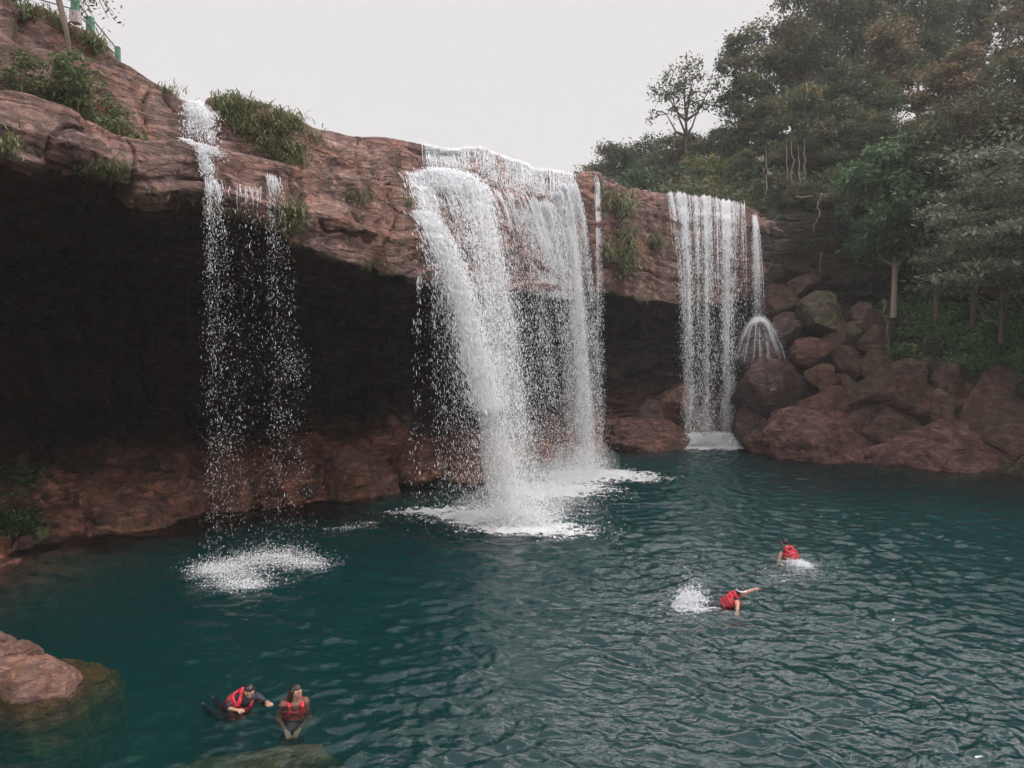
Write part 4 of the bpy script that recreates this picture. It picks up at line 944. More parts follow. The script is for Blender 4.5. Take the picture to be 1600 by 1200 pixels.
_jr = slice(ilev(1.3), ilev(2.5)); RIMZ = G2[:, _jr, 2].max(1); RIMY = np.take_along_axis(G2[:, _jr, 1], G2[:, _jr, 2].argmax(1)[:, None], 1)[:, 0]
def rim(px):
    y = float(np.interp(px, px_u, RIMY)); z = float(np.interp(px, px_u, RIMZ)); return np.array([(px-800)/1200*y/CP, y-.05, z+.01])
def gl_(px0, py0, Y0, px1, py1, Y1): return P(px0, py0, Y0), P(px1, py1, Y1)
def pool(px, py): return P(px, py, water_Y(py))
# --- main falls
D = []; T = []; SPR = []
def s_main(a, b, n, w0, w1, **k):
    D.append(stream(a, b, n, w0, w1, rs, **k))
# over the upper tier
for (x0, x1, dens, yb) in [(668, 706, 1., 266), (706, 742, .5, 268), (700, 712, .9, 268), (750, 775, .6, 285), (765, 780, .7, 290), (785, 815, 1., 298), (808, 850, 1., 305), (850, 868, .5, 325), (868, 898, 1.3, 330)]:
    for x in np.arange(x0, x1, 5.):
        Ya = lipY(x); a = rim(x); b = P(x+rs.uniform(0, 4), yb, float(np.interp(x, px_u, BY))-.45)
        D.append(stream(a, b, int(230*dens), .07, .10, rs, a=.7, rad=.013, lenf=1.6, clump=.35)); T += threads(a, b, int(4*dens)+1, .08, .10, rs, a=.7, s1=1., r=.013)
# dense sheets: (start px,py,Y) (end px,py or mid) n, w0, w1
def dense(a, b, n, w0, w1, **k):
    D.append(stream(a, b, n, w0, w1, rs, **k))
S = lambda px, py, dY=-.75: P(px, py, float(np.interp(px, px_u, BY))+dY)
# shelf sheet running along the step, then leaping
for (x, y) in [(672, 268), (684, 266), (696, 268), (708, 270), (720, 273), (730, 280), (738, 290)]:
    a = S(x, y); D.append(stream(a, a+np.array([.35, -.35, -.7]), 1100, .20, .24, rs, rad=.016, clump=.15, lenf=.7))
leap = [ # x0,y0, x1,y1(water), n, w0, w1, strands
 (652, 270, 738, 800, 1100, .16, .50, 6, .6), (660, 270, 762, 806, 1500, .14, .45, 6, .5),
 (672, 270, 782, 815, 1800, .16, .40, 5, .4), (682, 272, 790, 822, 1700, .16, .40, 5, .45),
 (694, 274, 798, 826, 1600, .16, .42, 5, .5), (706, 272, 802, 826, 2600, .14, .42, 6, .4),
 (716, 274, 808, 824, 5200, .14, .40, 0, .15), (728, 278, 814, 820, 6400, .15, .42, 0, .12), (737, 286, 822, 815, 5200, .15, .46, 8, .25),
 (746, 292, 832, 800, 2400, .20, .44, 6, .55), (760, 296, 846, 785, 1500, .2, .42, 5, .6),
 (782, 300, 862, 772, 1500, .2, .42, 5, .6), (798, 304, 872, 766, 2000, .2, .42, 6, .55), (812, 306, 882, 760, 2600, .2, .40, 6, .5),
 (828, 308, 892, 756, 2300, .2, .38, 6, .55), (842, 314, 900, 750, 2000, .2, .36, 6, .55), (856, 322, 906, 748, 2200, .2, .34, 6, .5),
 (868, 300, 912, 746, 5200, .15, .28, 7, .3), (878, 290, 918, 744, 7500, .15, .24, 8, .22), (888, 288, 924, 741, 5200, .13, .22, 8, .3), (894, 292, 930, 739, 2200, .10, .24, 6, .5)]
for (x0, y0, x1, y1, n, w0, w1, st_, cl) in leap:
    a = S(x0, y0); b = pool(x1, y1)
    D.append(stream(a, b, int(n*(.55 if x0 < 712 else .85 if x0 < 740 else 1.)), w0, w1, rs, a=.22, strands=st_, clump=cl, rad=.0125)); T += threads(a, b, 6, w0, w1*.6, rs, a=.22, s1=.35, r=.012)
# the thick diagonal gush off the second step
g0 = P(664, 338, 25.6); g1 = pool(800, 828)
D.append(stream(g0, g1, 11000, .16, .34, rs, a=.35, clump=.05, rad=.016, s1=.75)); D.append(stream(g0, g1, 3000, .30, .6, rs, a=.35, clump=.4))
D.append(stream(P(652, 275, 25.9), P(672, 345, 25.5), 2600, .22, .20, rs, a=.6, clump=.4, lenf=1.3))
g0 = P(842, 318, 31.2); D.append(stream(g0, pool(896, 752), 5500, .22, .4, rs, a=.3, clump=.2, s1=.5))
# light rain of drops falling straight on the left flank
for (x0, x1, n) in [(686, 702, 900), (700, 728, 1000), (715, 750, 1100), (735, 768, 1100)]:
    D.append(stream(P(x0, 430, 25.3), pool(x1, 798), n, .22, .42, rs, a=.45, strands=5, clump=.5))
mf = [pool(800, 826), pool(815, 822), pool(770, 812), pool(735, 806), pool(850, 822)]
FO = []
def fp(l, n, sx, sy, **k): FO.append(foam_patch(l, n, rs, sx, sy, **k))
q = lambda px, py, w=1.: (*pool(px, py)[:2], w)
fp([q(808, 824), q(820, 826), q(790, 820)], 9000, .55, .28, rad=.04)
fp([q(850, 824), q(760, 812), q(720, 803), q(790, 800), q(840, 805)], 7000, .8, .45)
fp([q(690, 798), q(660, 800)], 1300, .6, .18, rad=.022)
fp([q(920, 742), q(905, 748), q(940, 742)], 6500, .8, .55, rad=.045)
fp([q(870, 762), q(850, 768), q(890, 772), q(970, 744)], 5200, 1.0, .5, rad=.035)
fp([q(880, 835), q(840, 838), q(900, 830), q(760, 830)], 1100, .9, .35, rad=.018)
fp([q(555, 824), q(580, 818), q(540, 826)], 420, .35, .10, rad=.018)
SPR = [spray([q(805, 822), q(790, 815), q(830, 818)], 11000, rs, .55, .42, .013), spray([q(915, 744), q(895, 750)], 6500, rs, .6, .45, .014), spray([q(760, 808), q(860, 790), q(840, 770), q(880, 765)], 7000, rs, .75, .30, .012)]
wf_ = waterfall('widest waterfall, a broad white curtain over the middle of the cliff', pool(830, 800), dict(falling_drops=D, foam=FO, spray=SPR), T)
s = NT('spray_mist'); pv = s.n('ShaderNodeVolumeScatter'); pv.inputs['Color'].default_value = (.98, .98, .99, 1); pv.inputs['Density'].default_value = .16; s.l(pv.outputs[0], s.out.inputs['Volume']); M_MIST = s.m
def mist(parent, puffs, label=None):
    V = []; F = []; off = 0; L = np.array(parent.location)
    for (px, py, Y, rx, ry, rz) in puffs:
        v, f = ico(4); p = v*(1+.35*fbm(v*1.3+px, 3, 12)[:, None])*np.array([rx, ry, rz])+P(px, py, Y)-L; V.append(p); F.append(f+off); off += len(v)
    mesh_np('mist', np.concatenate(V), np.concatenate(F), M_MIST, parent)
foam_sheet(wf_, [(*pool(802, 824)[:2], 1., 1.0), (*pool(845, 826)[:2], .8, 1.0), (*pool(770, 812)[:2], .8, 1.1), (*pool(730, 806)[:2], .55, 1.0), (*pool(680, 799)[:2], .5, 1.0), (*pool(648, 801)[:2], .36, .7), (*pool(885, 833)[:2], .5, .8), (*pool(918, 744)[:2], 1., 1.7), (*pool(880, 762)[:2], .65, 1.7), (*pool(965, 742)[:2], .6, 1.5), (*pool(860, 772)[:2], .6, 1.3), (*pool(995, 748)[:2], .36, 1.2)], .035, .55)
mist(wf_, [(800, 800, 25.2, 1.1, .9, .8), (790, 720, 25.3, .75, .6, 1.7), (770, 790, 25.6, 1.5, 1., .6), (840, 790, 25.6, 1.2, 1., .6), (775, 620, 25.6, .7, .6, 2.)])
def veil(parent, a, b, w0, w1, dens, th=.22, ap=.22, sa=.03):
    t = np.linspace(sa, .97, 26); c = cling(path(a, b, t, ap)+0); ang = np.linspace(0, 2*math.pi, 15)[:-1]; V = []
    for k in range(26):
        w = w0+(w1-w0)*t[k]; V.append(c[k]+np.stack([np.cos(ang)*w*(1+.2*np.sin(k*.9)), -.1+np.sin(ang)*th*(.6+t[k]), 0*ang], -1))
    V = np.array(V).reshape(-1, 3); F = []
    i = np.arange(25)[:, None]*14; j = np.arange(14)[None]; j2 = (j+1) % 14; F = np.stack([i+j, i+j2, i+14+j2, i+14+j], -1).reshape(-1, 4)
    V = np.concatenate([V, [c[0], c[-1]]]); n = len(V)
    cap = np.concatenate([np.stack([j[0], np.full(14, n-2), j2[0]], -1), np.stack([25*14+j2[0], np.full(14, n-1), 25*14+j[0]], -1)])
    s = NT('veil_mist'); pv = s.n('ShaderNodeVolumeScatter'); pv.inputs['Color'].default_value = (.98, .98, .99, 1); pv.inputs['Density'].default_value = dens; s.l(pv.outputs[0], s.out.inputs['Volume'])
    mesh_np('veil', V-np.array(parent.location), [F[:, ::-1], cap[:, ::-1]], s.m, parent)
veil(wf_, S(732, 282), pool(818, 816), .22, .7, .35); veil(wf_, P(664, 345, 25.4), pool(798, 826), .20, .55, .9, ap=.35)
veil(wf_, S(880, 292), pool(918, 744), .30, .42, .65)
mist(wf_, [(905, 725, 33.8, 1.6, 1.1, .9), (860, 745, 32, 1.6, 1.2, .7), (900, 620, 34, .8, .6, 2.2)])
# --- top left cascade and its two thin falls
D = []; T = []; FO = []
for k in range(26):
    x = rs.uniform(296, 316); a = P(306+rs.uniform(-9, 9), 162, 22.2); b = P(rs.uniform(292, 342), rs.uniform(205, 236), 21.0)
    D.append(stream(a, b, 110, .05, .10, rs, a=.5, rad=.012, lenf=1.3, clump=.55)); 
    if k < 18: T += threads(a, b, 1, .04, .08, rs, a=.5, s1=1., r=.014)
D.append(stream(P(300, 166, 22.1), P(318, 190, 21.6), 1600, .13, .2, rs, a=.8, clump=.2))
a = P(292, 238, 20.9); b = P(345, 250, 20.6)
D.append(stream(a, b, 420, .12, .10, rs, a=1., clump=.3, rad=.012))
D.append(stream(P(315, 246, 20.6), P(327, 276, 19.9), 700, .05, .05, rs, a=.8, clump=.2, rad=.014))
lf = [(328, 276, 19.75, 352, 888, 2000, .05, .24, 3, .40), (334, 280, 19.8, 372, 905, 1000, .10, .40, 5, .6), (345, 290, 19.8, 340, 880, 420, .1, .4, 4, .6),
      (424, 274, 20.8, 446, 872, 1300, .09, .40, 5, .5), (432, 278, 20.8, 474, 878, 1000, .10, .40, 4, .5), (396, 290, 20.5, 408, 878, 480, .14, .45, 5, .6), (375, 290, 20.2, 392, 885, 300, .14, .4, 4, .6)]
for (x0, y0, Y0, x1, y1, n, w0, w1, st_, cl) in lf:
    a = P(x0, y0, Y0); b = pool(x1, y1); D.append(stream(a, b, int(n*.5), w0*.8, w1*.95, rs, a=.2, strands=st_, clump=cl, rad=.0080)); T += threads(a, b, 7, w0, w0*1.4, rs, a=.2, s1=.2, r=.010)
for (x, y, Y, n) in [(352, 512, 19.9, 60), (455, 560, 20.6, 100), (468, 585, 20.6, 70), (440, 655, 20.6, 70), (350, 690, 19.9, 60)]:
    c = P(x, y, Y); p = c+rs.normal(size=(n, 3))*[.18, .1, .22]; D.append((p, .008*np.exp(rs.normal(0, .4, n)), .013*np.exp(rs.normal(0, .4, n)), rs.normal(size=(n, 3))))
fp([q(330, 888, .5), q(350, 886, .6), q(372, 908, .7), q(385, 915, .6), q(360, 895, .8)], 1700, .55, .45, rad=.020)
fp([q(400, 876, .7), q(425, 872, .7), q(450, 876, .7), q(475, 884, .6)], 1500, .55, .40, rad=.020)
SPR = [spray([q(330, 890, .6), q(350, 888, .7), q(372, 908, .9), q(385, 916, .6), q(355, 898, .8), q(400, 876, .8), q(425, 872, .9), q(450, 876, .9), q(478, 884, .7)], 9000, rs, .50, .12, .008)]
waterfall('thin double waterfall at the left, dropping from a small cascade on the rim', pool(390, 885), dict(falling_drops=D, foam=FO, spray=SPR), T)
# --- trickle between
D = []; T = []; FO = []
a = P(932, 286, 36.4); b = P(936, 700, 36.9)
D.append(stream(a, b, 2200, .06, .16, rs, a=.2, rad=.014, strands=3, clump=.5)); T += threads(a, b, 10, .06, .07, rs, a=.2, s1=.8, r=.010)
T += threads(P(928, 278, 37), P(932, 292, 36.4), 6, .07, .05, rs, a=.8, s1=1, r=.014)
waterfall('thin trickle of water between the main falls and the right falls', b, dict(falling_drops=D), T)
# --- right falls
D = []; T = []; FO = []
for (x0, x1, n, w, cl) in [(1043, 1072, 2300, .18, .55), (1058, 1080, 4200, .16, .4), (1066, 1084, 3600, .14, .35), (1084, 1096, 2600, .14, .5), (1096, 1106, 3800, .14, .4), (1103, 1110, 2600, .12, .45), (1116, 1124, 1300, .14, .6),
                       (1126, 1136, 5200, .15, .3), (1134, 1143, 4400, .13, .35), (1142, 1150, 900, .12, .6), (1156, 1160, 700, .10, .6)]:
    Ya = lipY(x0); a = rim(x0); b = P(x1, 686, 46.3); b[2] = .25
    D.append(stream(a, b, int(n*.45), w*.4, w*1.25, rs, a=.3, rad=.018, strands=4, clump=cl, lenf=1.2)); T += threads(a, b, 4, w*.7, w*1.1, rs, a=.3, s1=.7, r=.011)
for _k in range(150):
    _x = rs.uniform(1038, 1152); _a = rim(_x); _b = P(1068+(_x-1038)*.72, 686, 46.3); _b[2] = .3; T += threads(_a, _b, 1, .03, .12, rs, a=.3, s1=rs.uniform(.04, .6)**1.3, r=.0085)
    if _k % 3 == 0: D.append(stream(_a, _b, 90, .05, .3, rs, a=.3, rad=.015, clump=.5, lenf=1.))
FO.append(foam_patch([q(1085, 690, 1), q(1110, 692, 1), q(1140, 690, 1), q(1100, 686, 1), q(1130, 693, 1)], 8000, rs, .55, .45, h=.35, rad=.05))
FO.append(foam_patch([q(1050, 675, .6), q(1070, 684, .8)], 900, rs, .6, .3, h=.3, rad=.035))
fp([q(1120, 697), q(1090, 698), q(1150, 696)], 1200, .9, .3, rad=.03)
SPR = [spray([q(1080, 688), q(1105, 690), q(1140, 688)], 8000, rs, .55, .65, .016)]
for _n, _py, _w, _r in ((6500, 688, 3.6, .035), (6500, 695, 4.5, .03)):
    _px = rs.uniform(1062, 1168, _n)+rs.normal(0, 4, _n); _p = P(_px, _py+rs.normal(0, _w, _n)-9*vnoise(np.stack([_px*.06, 0*_px, 0*_px], -1), 3)*(_py < 690)-2, 45.1-rs.uniform(0, .5, _n)); _k = fbm(_p*2.5, 3, 5)+rs.uniform(-.5, .5, _n) > -.15
    _p = _p[_k]; _p[:, 2] = np.maximum(_p[:, 2], .02); _m = len(_p); FO.append((_p, _r*np.exp(rs.normal(0, .4, _m)), _r*1.5*np.exp(rs.normal(0, .4, _m)), rs.normal(size=(_m, 3))))
wr_ = waterfall('right waterfall, parallel white strands onto a low rock ledge', P(1110, 692, 46), dict(falling_drops=D, foam=FO, spray=SPR), T)
for (x0, x1, w_, dn) in [(1060, 1076, .22, .25), (1098, 1101, .2, .25), (1129, 1134, .22, .6)]:
    b = P(x1, 684, 46.3); veil(wr_, rim(x0)+[0, -.15, 0], b, w_*.7, w_, dn, ap=.3)
foam_sheet(wr_, [(*pool(1085, 699)[:2], .9, 1.3), (*pool(1130, 699)[:2], .9, 1.4), (*pool(1165, 700)[:2], .5, .9), (*pool(1050, 698)[:2], .4, .9)], .06, .7)
mist(wr_, [(1080, 682, 45.6, .7, .5, .5), (1110, 684, 45.6, .8, .5, .5), (1140, 680, 45.6, .7, .5, .7)])
# --- far right spout and its dome on the boulder
D = []; T = []
a = P(1179, 338, 47.9); b = P(1184, 503, 46.3)
D.append(stream(a, b, 2600, .05, .20, rs, a=.5, rad=.011, clump=.3, lenf=2)); T += threads(a, b, 14, .05, .12, rs, a=.5, s1=1., r=.010)
c = P(1184, 503, 45.7)+[0, 0, .08]
for k in range(70):
    an = rs.uniform(0, 2*math.pi); vv = rs.uniform(.75, 1.1); t = np.linspace(0, 1, 14); v0 = np.array([math.cos(an)*1.6*vv, math.sin(an)*.8*vv-.45, .9*rs.uniform(.5, 1.1)])
    pp = c+v0*t[:, None]*.9; pp[:, 2] -= 3.0*t*t; T.append((pp, np.full(14, .011)*rs.uniform(.5, 1.3)*np.linspace(1, .4, 14)))
    n = 130; t = rs.uniform(size=n); pp = c+v0*t[:, None]*.9; pp[:, 2] -= 3.0*t*t; D.append((pp+rs.normal(0, .09, (n, 3)), np.full(n, .010), np.full(n, .022), np.stack([v0[0]+0*t, v0[1]+0*t, v0[2]-6*t], -1)))
wd_ = waterfall('far right thin spout that bursts into a dome on a boulder', b, dict(falling_drops=D), T)

mist(wd_, [(1184, 524, 45.5, 1.0, .5, .7), (1184, 545, 45.3, 1.2, .5, .7)])
exec_people = True
# ------------------------------------------------------------------ people
M_SKIN = simple_mat('skin', (.42, .235, .165), .5, .12, 5, .1, .4, .002)
M_HAIR = simple_mat('black_hair', (.018, .012, .011), .35, .4, 60, .6, .5, .004)
M_DARK = simple_mat('dark_clothing', (.018, .02, .028), .6, .3, 20, .3)
M_GREY = simple_mat('grey_clothing', (.13, .15, .2), .6, .3, 20, .3)
M_BROWNP = simple_mat('patterned_brown_cloth', (.14, .06, .04), .6, .9, 30, .3)
M_VEST = simple_mat('red_vest', (.45, .022, .04), .55, .3, 9, .6, .4, .012)
M_STRAP = simple_mat('black_strap', (.02, .02, .02), .5)
M_WHITE = simple_mat('white_cloth', (.75, .78, .85), .6, .1)
M_EYE = simple_mat('eye_dark', (.02, .012, .01), .25, .1); M_LIP = simple_mat('lips', (.33, .10, .09), .45, .1)
def to_np(me):
    v = np.zeros(len(me.vertices)*3); me.vertices.foreach_get('co', v); v = v.reshape(-1, 3)
    me.calc_loop_triangles(); t = np.zeros(len(me.loop_triangles)*3, int); me.loop_triangles.foreach_get('vertices', t); return v, t.reshape(-1, 3)
def remesh(parts, vox=.008, it=4):
    V = []; F = []; off = 0
    for v, f in parts: V.append(v); F.append(f+off); off += len(v)
    me = bpy.data.meshes.new('tmp'); me.from_pydata(np.concatenate(V).tolist(), [], np.concatenate(F).tolist()); o = bpy.data.objects.new('tmp', me); COL.objects.link(o)
    m = o.modifiers.new('r', 'REMESH'); m.mode = 'VOXEL'; m.voxel_size = vox; m.use_smooth_shade = True
    sm = o.modifiers.new('s', 'SMOOTH'); sm.iterations = it; sm.factor = .5
    dg = bpy.context.evaluated_depsgraph_get(); dg.update()
    ev = bpy.data.meshes.new_from_object(o.evaluated_get(dg)); bpy.data.objects.remove(o)
    return ev
def biggest(me):
    v, t = to_np(me); n = len(v); lab = np.arange(n)
    e = np.concatenate([t[:, [0, 1]], t[:, [1, 2]], t[:, [2, 0]]])
    for _ in range(400):
        m = np.minimum(lab[e[:, 0]], lab[e[:, 1]]); old = lab.copy()
        np.minimum.at(lab, e[:, 0], m); np.minimum.at(lab, e[:, 1], m); lab = lab[lab]
        if (lab == old).all(): break
    u, c = np.unique(lab, return_counts=True); k = u[np.argmax(c)]
    print('PIECES', len(u), sorted(c)[-6:])
    keep = lab == k; mp = np.cumsum(keep)-1; t = mp[t[keep[t[:, 0]]]]
    o = mesh_np('tmp', v[keep], t, None); m2 = o.data; bpy.data.objects.remove(o); return m2
def head_geo(c, fwd, up, s=1.):
    """head about 23 cm tall; returns pieces in world space and a frame function"""
    f_ = np.array(fwd, float); f_ /= np.linalg.norm(f_); u = np.array(up, float); u -= f_*(u@f_); u /= np.linalg.norm(u); r_ = np.cross(f_, u)
    def W(p): p = np.asarray(p, float)*s; return np.array(c)+p[..., 0:1]*r_+p[..., 1:2]*f_+p[..., 2:3]*u
    v, f = ico(4)
    p = v*np.array([.073, .092, .108])
    z = v[:, 2]; y = v[:, 1]; x = v[:, 0]
    jaw = np.clip(-z, 0, 1); p[:, 0] *= 1-.30*jaw**1.3; p[:, 1] *= 1-.12*jaw
    p[:, 1] += np.where((z < -.3) & (y > 0), .020*jaw, 0)
    fr = np.clip(y, 0, 1)**3
    for sx in (-1, 1):
        p[:, 1] -= .016*fr*np.exp(-((p[:, 0]-sx*.031)/.017)**2-((p[:, 2]-.004)/.012)**2)
        p[:, 1] += .006*fr*np.exp(-((p[:, 0]-sx*.03)/.022)**2-((p[:, 2]-.026)/.010)**2)
    p[:, 1] += .024*fr*np.exp(-(p[:, 0]/.011)**2-((p[:, 2]+.022)/.020)**2)
    p[:, 1] += .009*fr*np.exp(-(p[:, 0]/.022)**2-((p[:, 2]+.058)/.010)**2)
    pieces = [(W(p), f)]
    for sx in (-1, 1):
        e = v*np.array([.010, .020, .031])+[sx*.075, -.006, -.006]; pieces.append((W(e), f))
    return pieces, W
def limb_chain(pts, rad, sub=1):
    """a limb as one swept, tapering volume (dense overlapping balls, fused later by the voxel union)"""
    pts = np.array(pts, float); rad = np.array(rad, float); v, f = ico(2 if max(rad) < .03 else 3); V = []; F = []; off = 0
    for k in range(len(pts)-1):
        L = np.linalg.norm(pts[k+1]-pts[k]); n = max(1, int(math.ceil(L/(.4*min(rad[k], rad[k+1])))))
        for q in range(n+(k == len(pts)-2)):
            t = q/n; t2 = t*t*(3-2*t); V.append(v*(rad[k]+(rad[k+1]-rad[k])*t2)+pts[k]+(pts[k+1]-pts[k])*t); F.append(f+off); off += len(v)
    return np.concatenate(V), np.concatenate(F)
def nrm(v): v = np.array(v, float); return v/np.linalg.norm(v)
def hand_geo(wrist, d, palm_n, curl=.5, side=1):
    """palm, four unequal fingers and a thumb leaving the side of the palm"""
    d = nrm(d); n = np.array(palm_n, float); n -= d*(n@d); n = nrm(n); sd = np.cross(d, n)*side
    P_ = lambda a, b, c: np.array(wrist)+d*a+sd*b+n*c
    parts = []
    v, f = ico(3); parts.append((np.array(wrist)+d*.045+(v@np.array([d*.052, sd*.043, n*.017])), f))
    for k, (b, L) in enumerate([(-.035, .074), (-.0125, .084), (.0115, .078), (.034, .062)]):
        pts = [P_(.055, b*.8, 0)]; a = .085; cth = 0; cur = np.array(P_(.085, b, 0)); pts.append(cur)
        for j, fr in enumerate((.45, .32, .23)):
            cth += curl*(.5+.25*j)+.04*k; cur = cur+(d*math.cos(cth)+n*math.sin(cth)+sd*b*3.5)*L*fr; pts.append(cur)
        parts.append(limb_chain(pts, [.0115, .011, .0105, .010, .009]))
    pts = [P_(.015, -.022, .004), P_(.035, -.046, .010), P_(.060, -.058, .018), P_(.080, -.056, .028)]
    parts.append(limb_chain(pts, [.013, .012, .010, .008]))
    return parts
def person(label, origin, J, face, hair='short', sleeve=None, legs=M_DARK, hand_curl=.4, torso_n=None, hs=1., band=False, palm=(0, 0, -1)):
    """J: joints relative to origin: pelvis, waist, chest, neck, head, shL,shR,elL,elR,wrL,wrR,hipL,hipR,knL,knR,anL,anR,toL,toR"""
    J = {k: np.array(v, float) for k, v in J.items()}
    J['neck0'] = J['chest']*.35+J['neck']*.65
    body = [limb_chain([J['pelvis'], J['waist'], J['chest'], J['neck0']], [.125, .118, .138, .075]), limb_chain([J['shL'], J['chest']*.6+J['neck0']*.4, J['shR']], [.062, .10, .062])]
    for s_ in 'LR':
        body.append(limb_chain([J['sh'+s_], J['el'+s_], J['el'+s_]*.6+J['wr'+s_]*.4, J['wr'+s_]], [.060, .041, .042, .027]))
        body.append(limb_chain([J['pelvis'], J['hip'+s_], J['kn'+s_], J['kn'+s_]*.7+J['an'+s_]*.3, J['an'+s_], J['to'+s_]], [.11, .095, .056, .055, .038, .028]))
    hp_, W = head_geo(J['head'], face[0], face[1], hs)
    neck = limb_chain([J['neck0'], J['neck'], W([0, -.012, -.075])], [.058, .052, .05])
    parts = body+[neck]+hp_
    for s_, sd in (('L', -1), ('R', 1)):
        parts += hand_geo(J['wr'+s_], J['wr'+s_]-J['el'+s_], palm, hand_curl, sd)
    me = biggest(remesh(parts, .006, 2)); me.materials.clear(); me.materials.append(M_SKIN); me.name = 'body'
    root = empty('person', tuple(origin), label, 'person', 'swimmers in the pool')
    def add(nm, me, mat=None):
        me.materials.clear(); me.materials.append(mat or M_SKIN)
        o = bpy.data.objects.new(nm, me); COL.objects.link(o); o.parent = root; return o
    add('body', me)
    # leggings
    lg = [limb_chain([J['waist']*.35+J['pelvis']*.65, J['pelvis']], [.132, .136])]
    for s_ in 'LR': lg.append(limb_chain([J['pelvis'], J['hip'+s_], J['kn'+s_], J['kn'+s_]*.7+J['an'+s_]*.3, J['an'+s_]], [.122, .107, .066, .064, .047]))
    add('leggings', remesh(lg, .012, 2), legs)
    sh_ = [limb_chain([J['pelvis'], J['waist'], J['chest'], J['neck0']], [.134, .128, .146, .080]), limb_chain([J['shL'], J['chest']*.6+J['neck0']*.4, J['shR']], [.066, .108, .066])]
    if sleeve:
        for s_ in 'LR': sh_.append(limb_chain([J['sh'+s_], J['el'+s_], J['el'+s_]*(.75 if hair == 'short' else .15)+J['wr'+s_]*(.25 if hair == 'short' else .85)], [.074, .056, .050 if hair == 'short' else .036]))
    add('shirt', remesh(sh_, .011, 3), sleeve or M_DARK)
    # life vest: loft round the torso, open down the front, with shoulder straps and collar
    up = nrm(J['neck']-J['waist']); rt = nrm(J['shR']-J['shL']); rt = nrm(rt-up*(rt@up)); fw = np.cross(up, rt)
    if torso_n is not None and fw@np.array(torso_n) < 0: fw = -fw
    a0 = J['waist']-up*.10; H = np.linalg.norm((J['neck']-a0))-.06
    nu_, nv_ = 40, 16; th = np.linspace(.045, 2*math.pi-.045, nu_)
    def ring(t, off):
        w = np.interp(t, [0, .5, .8, 1], [.185, .205, .19, .13])+off; dd = np.interp(t, [0, .5, .8, 1], [.145, .165, .145, .10])+off
        lump = .008*np.sin(t*18)
        return a0+up*(t*H)+np.stack([(w+lump)*np.sin(th)], -1)*rt+np.stack([(dd+lump)*np.cos(th)], -1)*fw
    tt = np.linspace(0, .80, nv_); o_ = np.stack([ring(t, .012) for t in tt], 1); i_ = np.stack([ring(t, -.03) for t in tt], 1)
    V = np.concatenate([o_.reshape(-1, 3), i_.reshape(-1, 3)]); fo = grid_faces(nu_, nv_); fi = fo[:, ::-1]+nu_*nv_
    idx = np.arange(nu_*nv_).reshape(nu_, nv_); rim = np.concatenate([idx[:, 0], idx[-1, 1:], idx[-2::-1, -1], idx[0, -2:0:-1]]); r2 = np.roll(rim, -1); n_ = nu_*nv_
    fr_ = np.stack([rim, rim+n_, r2+n_, r2], -1); Fq = np.concatenate([fo, fi, fr_]); tri = np.concatenate([Fq[:, [0, 1, 2]], Fq[:, [0, 2, 3]]])
    vp = [(V, tri)]
    for sx in (-1, 1):
        f0 = a0+up*(H*.74)+rt*sx*.10+fw*.145; f1 = a0+up*(H*1.02)+rt*sx*.105+fw*.03; f2 = a0+up*(H*1.0)+rt*sx*.10-fw*.07; f3 = a0+up*(H*.74)+rt*sx*.09-fw*.14
        vp.append(limb_chain([f0, f0*.5+f1*.5+fw*.03+up*.02, f1, f2, f3], [.040, .037, .034, .036, .040], 2))
    col_ = a0+up*(H*1.02)-fw*.105; vp.append(limb_chain([col_-rt*.10, col_-fw*.02, col_+rt*.10], [.036, .042, .036], 2))
    ve = remesh(vp, .012, 2); vest = add('life_vest', ve, M_VEST)
    for t in (.22, .5):
        w = np.interp(t, [0, .5, .8, 1], [.185, .205, .19, .13])+.022; dd = np.interp(t, [0, .5, .8, 1], [.145, .165, .145, .10])+.022; th2 = np.linspace(0, 2*math.pi, 33)
        pts = a0+up*(t*H)+np.sin(th2)[:, None]*w*rt+np.cos(th2)[:, None]*dd*fw
        v_, f_ = tube_geo([(pts, np.full(33, .009))], 6); b_ = mesh_np('strap', v_, f_, M_STRAP, vest)
    # hair
    v, f = ico(4); p = v*np.array([.083, .100, .112])+[0, -.008, .012]
    nzz = fbm(v*6, 3, 3)*.006; p += v*nzz[:, None]
    cut = (v[:, 1] > .15+.1*v[:, 0]**2) & (v[:, 2] < .42+.08*np.sin(v[:, 0]*9))
    p[cut] *= .80; p[(v[:, 2] < -.35)] *= .78
    hpz = [(W(p), f)]
    if hair == 'long':
        dn = np.array([0, 0, -1.])
        for k in range(13):
            a = math.pi*(.52+.96*k/12); s0_ = W([.074*math.sin(a+math.pi/2)*1., .085*math.cos(a+math.pi/2)*1.-.01, .0]) if False else W([.072*math.cos(a-math.pi/2+math.pi/2), -.085*abs(math.sin(a-0)), .01])
            s0_ = W([.074*math.cos(math.pi*k/12), -.02-.072*math.sin(math.pi*k/12), .02]); back = W([0, -1, 0])-W([0, 0, 0]); back = back/np.linalg.norm(back)
            hpz.append(limb_chain([s0_, s0_+dn*.09+back*.03, s0_+dn*.20+back*.06, s0_+dn*.34+back*.10], [.030, .034, .032, .014]))
    add('hair', remesh(hpz, .008, 1), M_HAIR)
    if band:
        th2 = np.linspace(0, 2*math.pi, 33); pts = W(np.stack([.080*np.cos(th2), .098*np.sin(th2)-.006, .045+.03*np.sin(th2)*0+.035*np.cos(th2)*0+0*th2], -1))
        v_, f_ = tube_geo([(pts, np.full(33, .013))], 6); mesh_np('headband', v_, f_, M_WHITE, root)
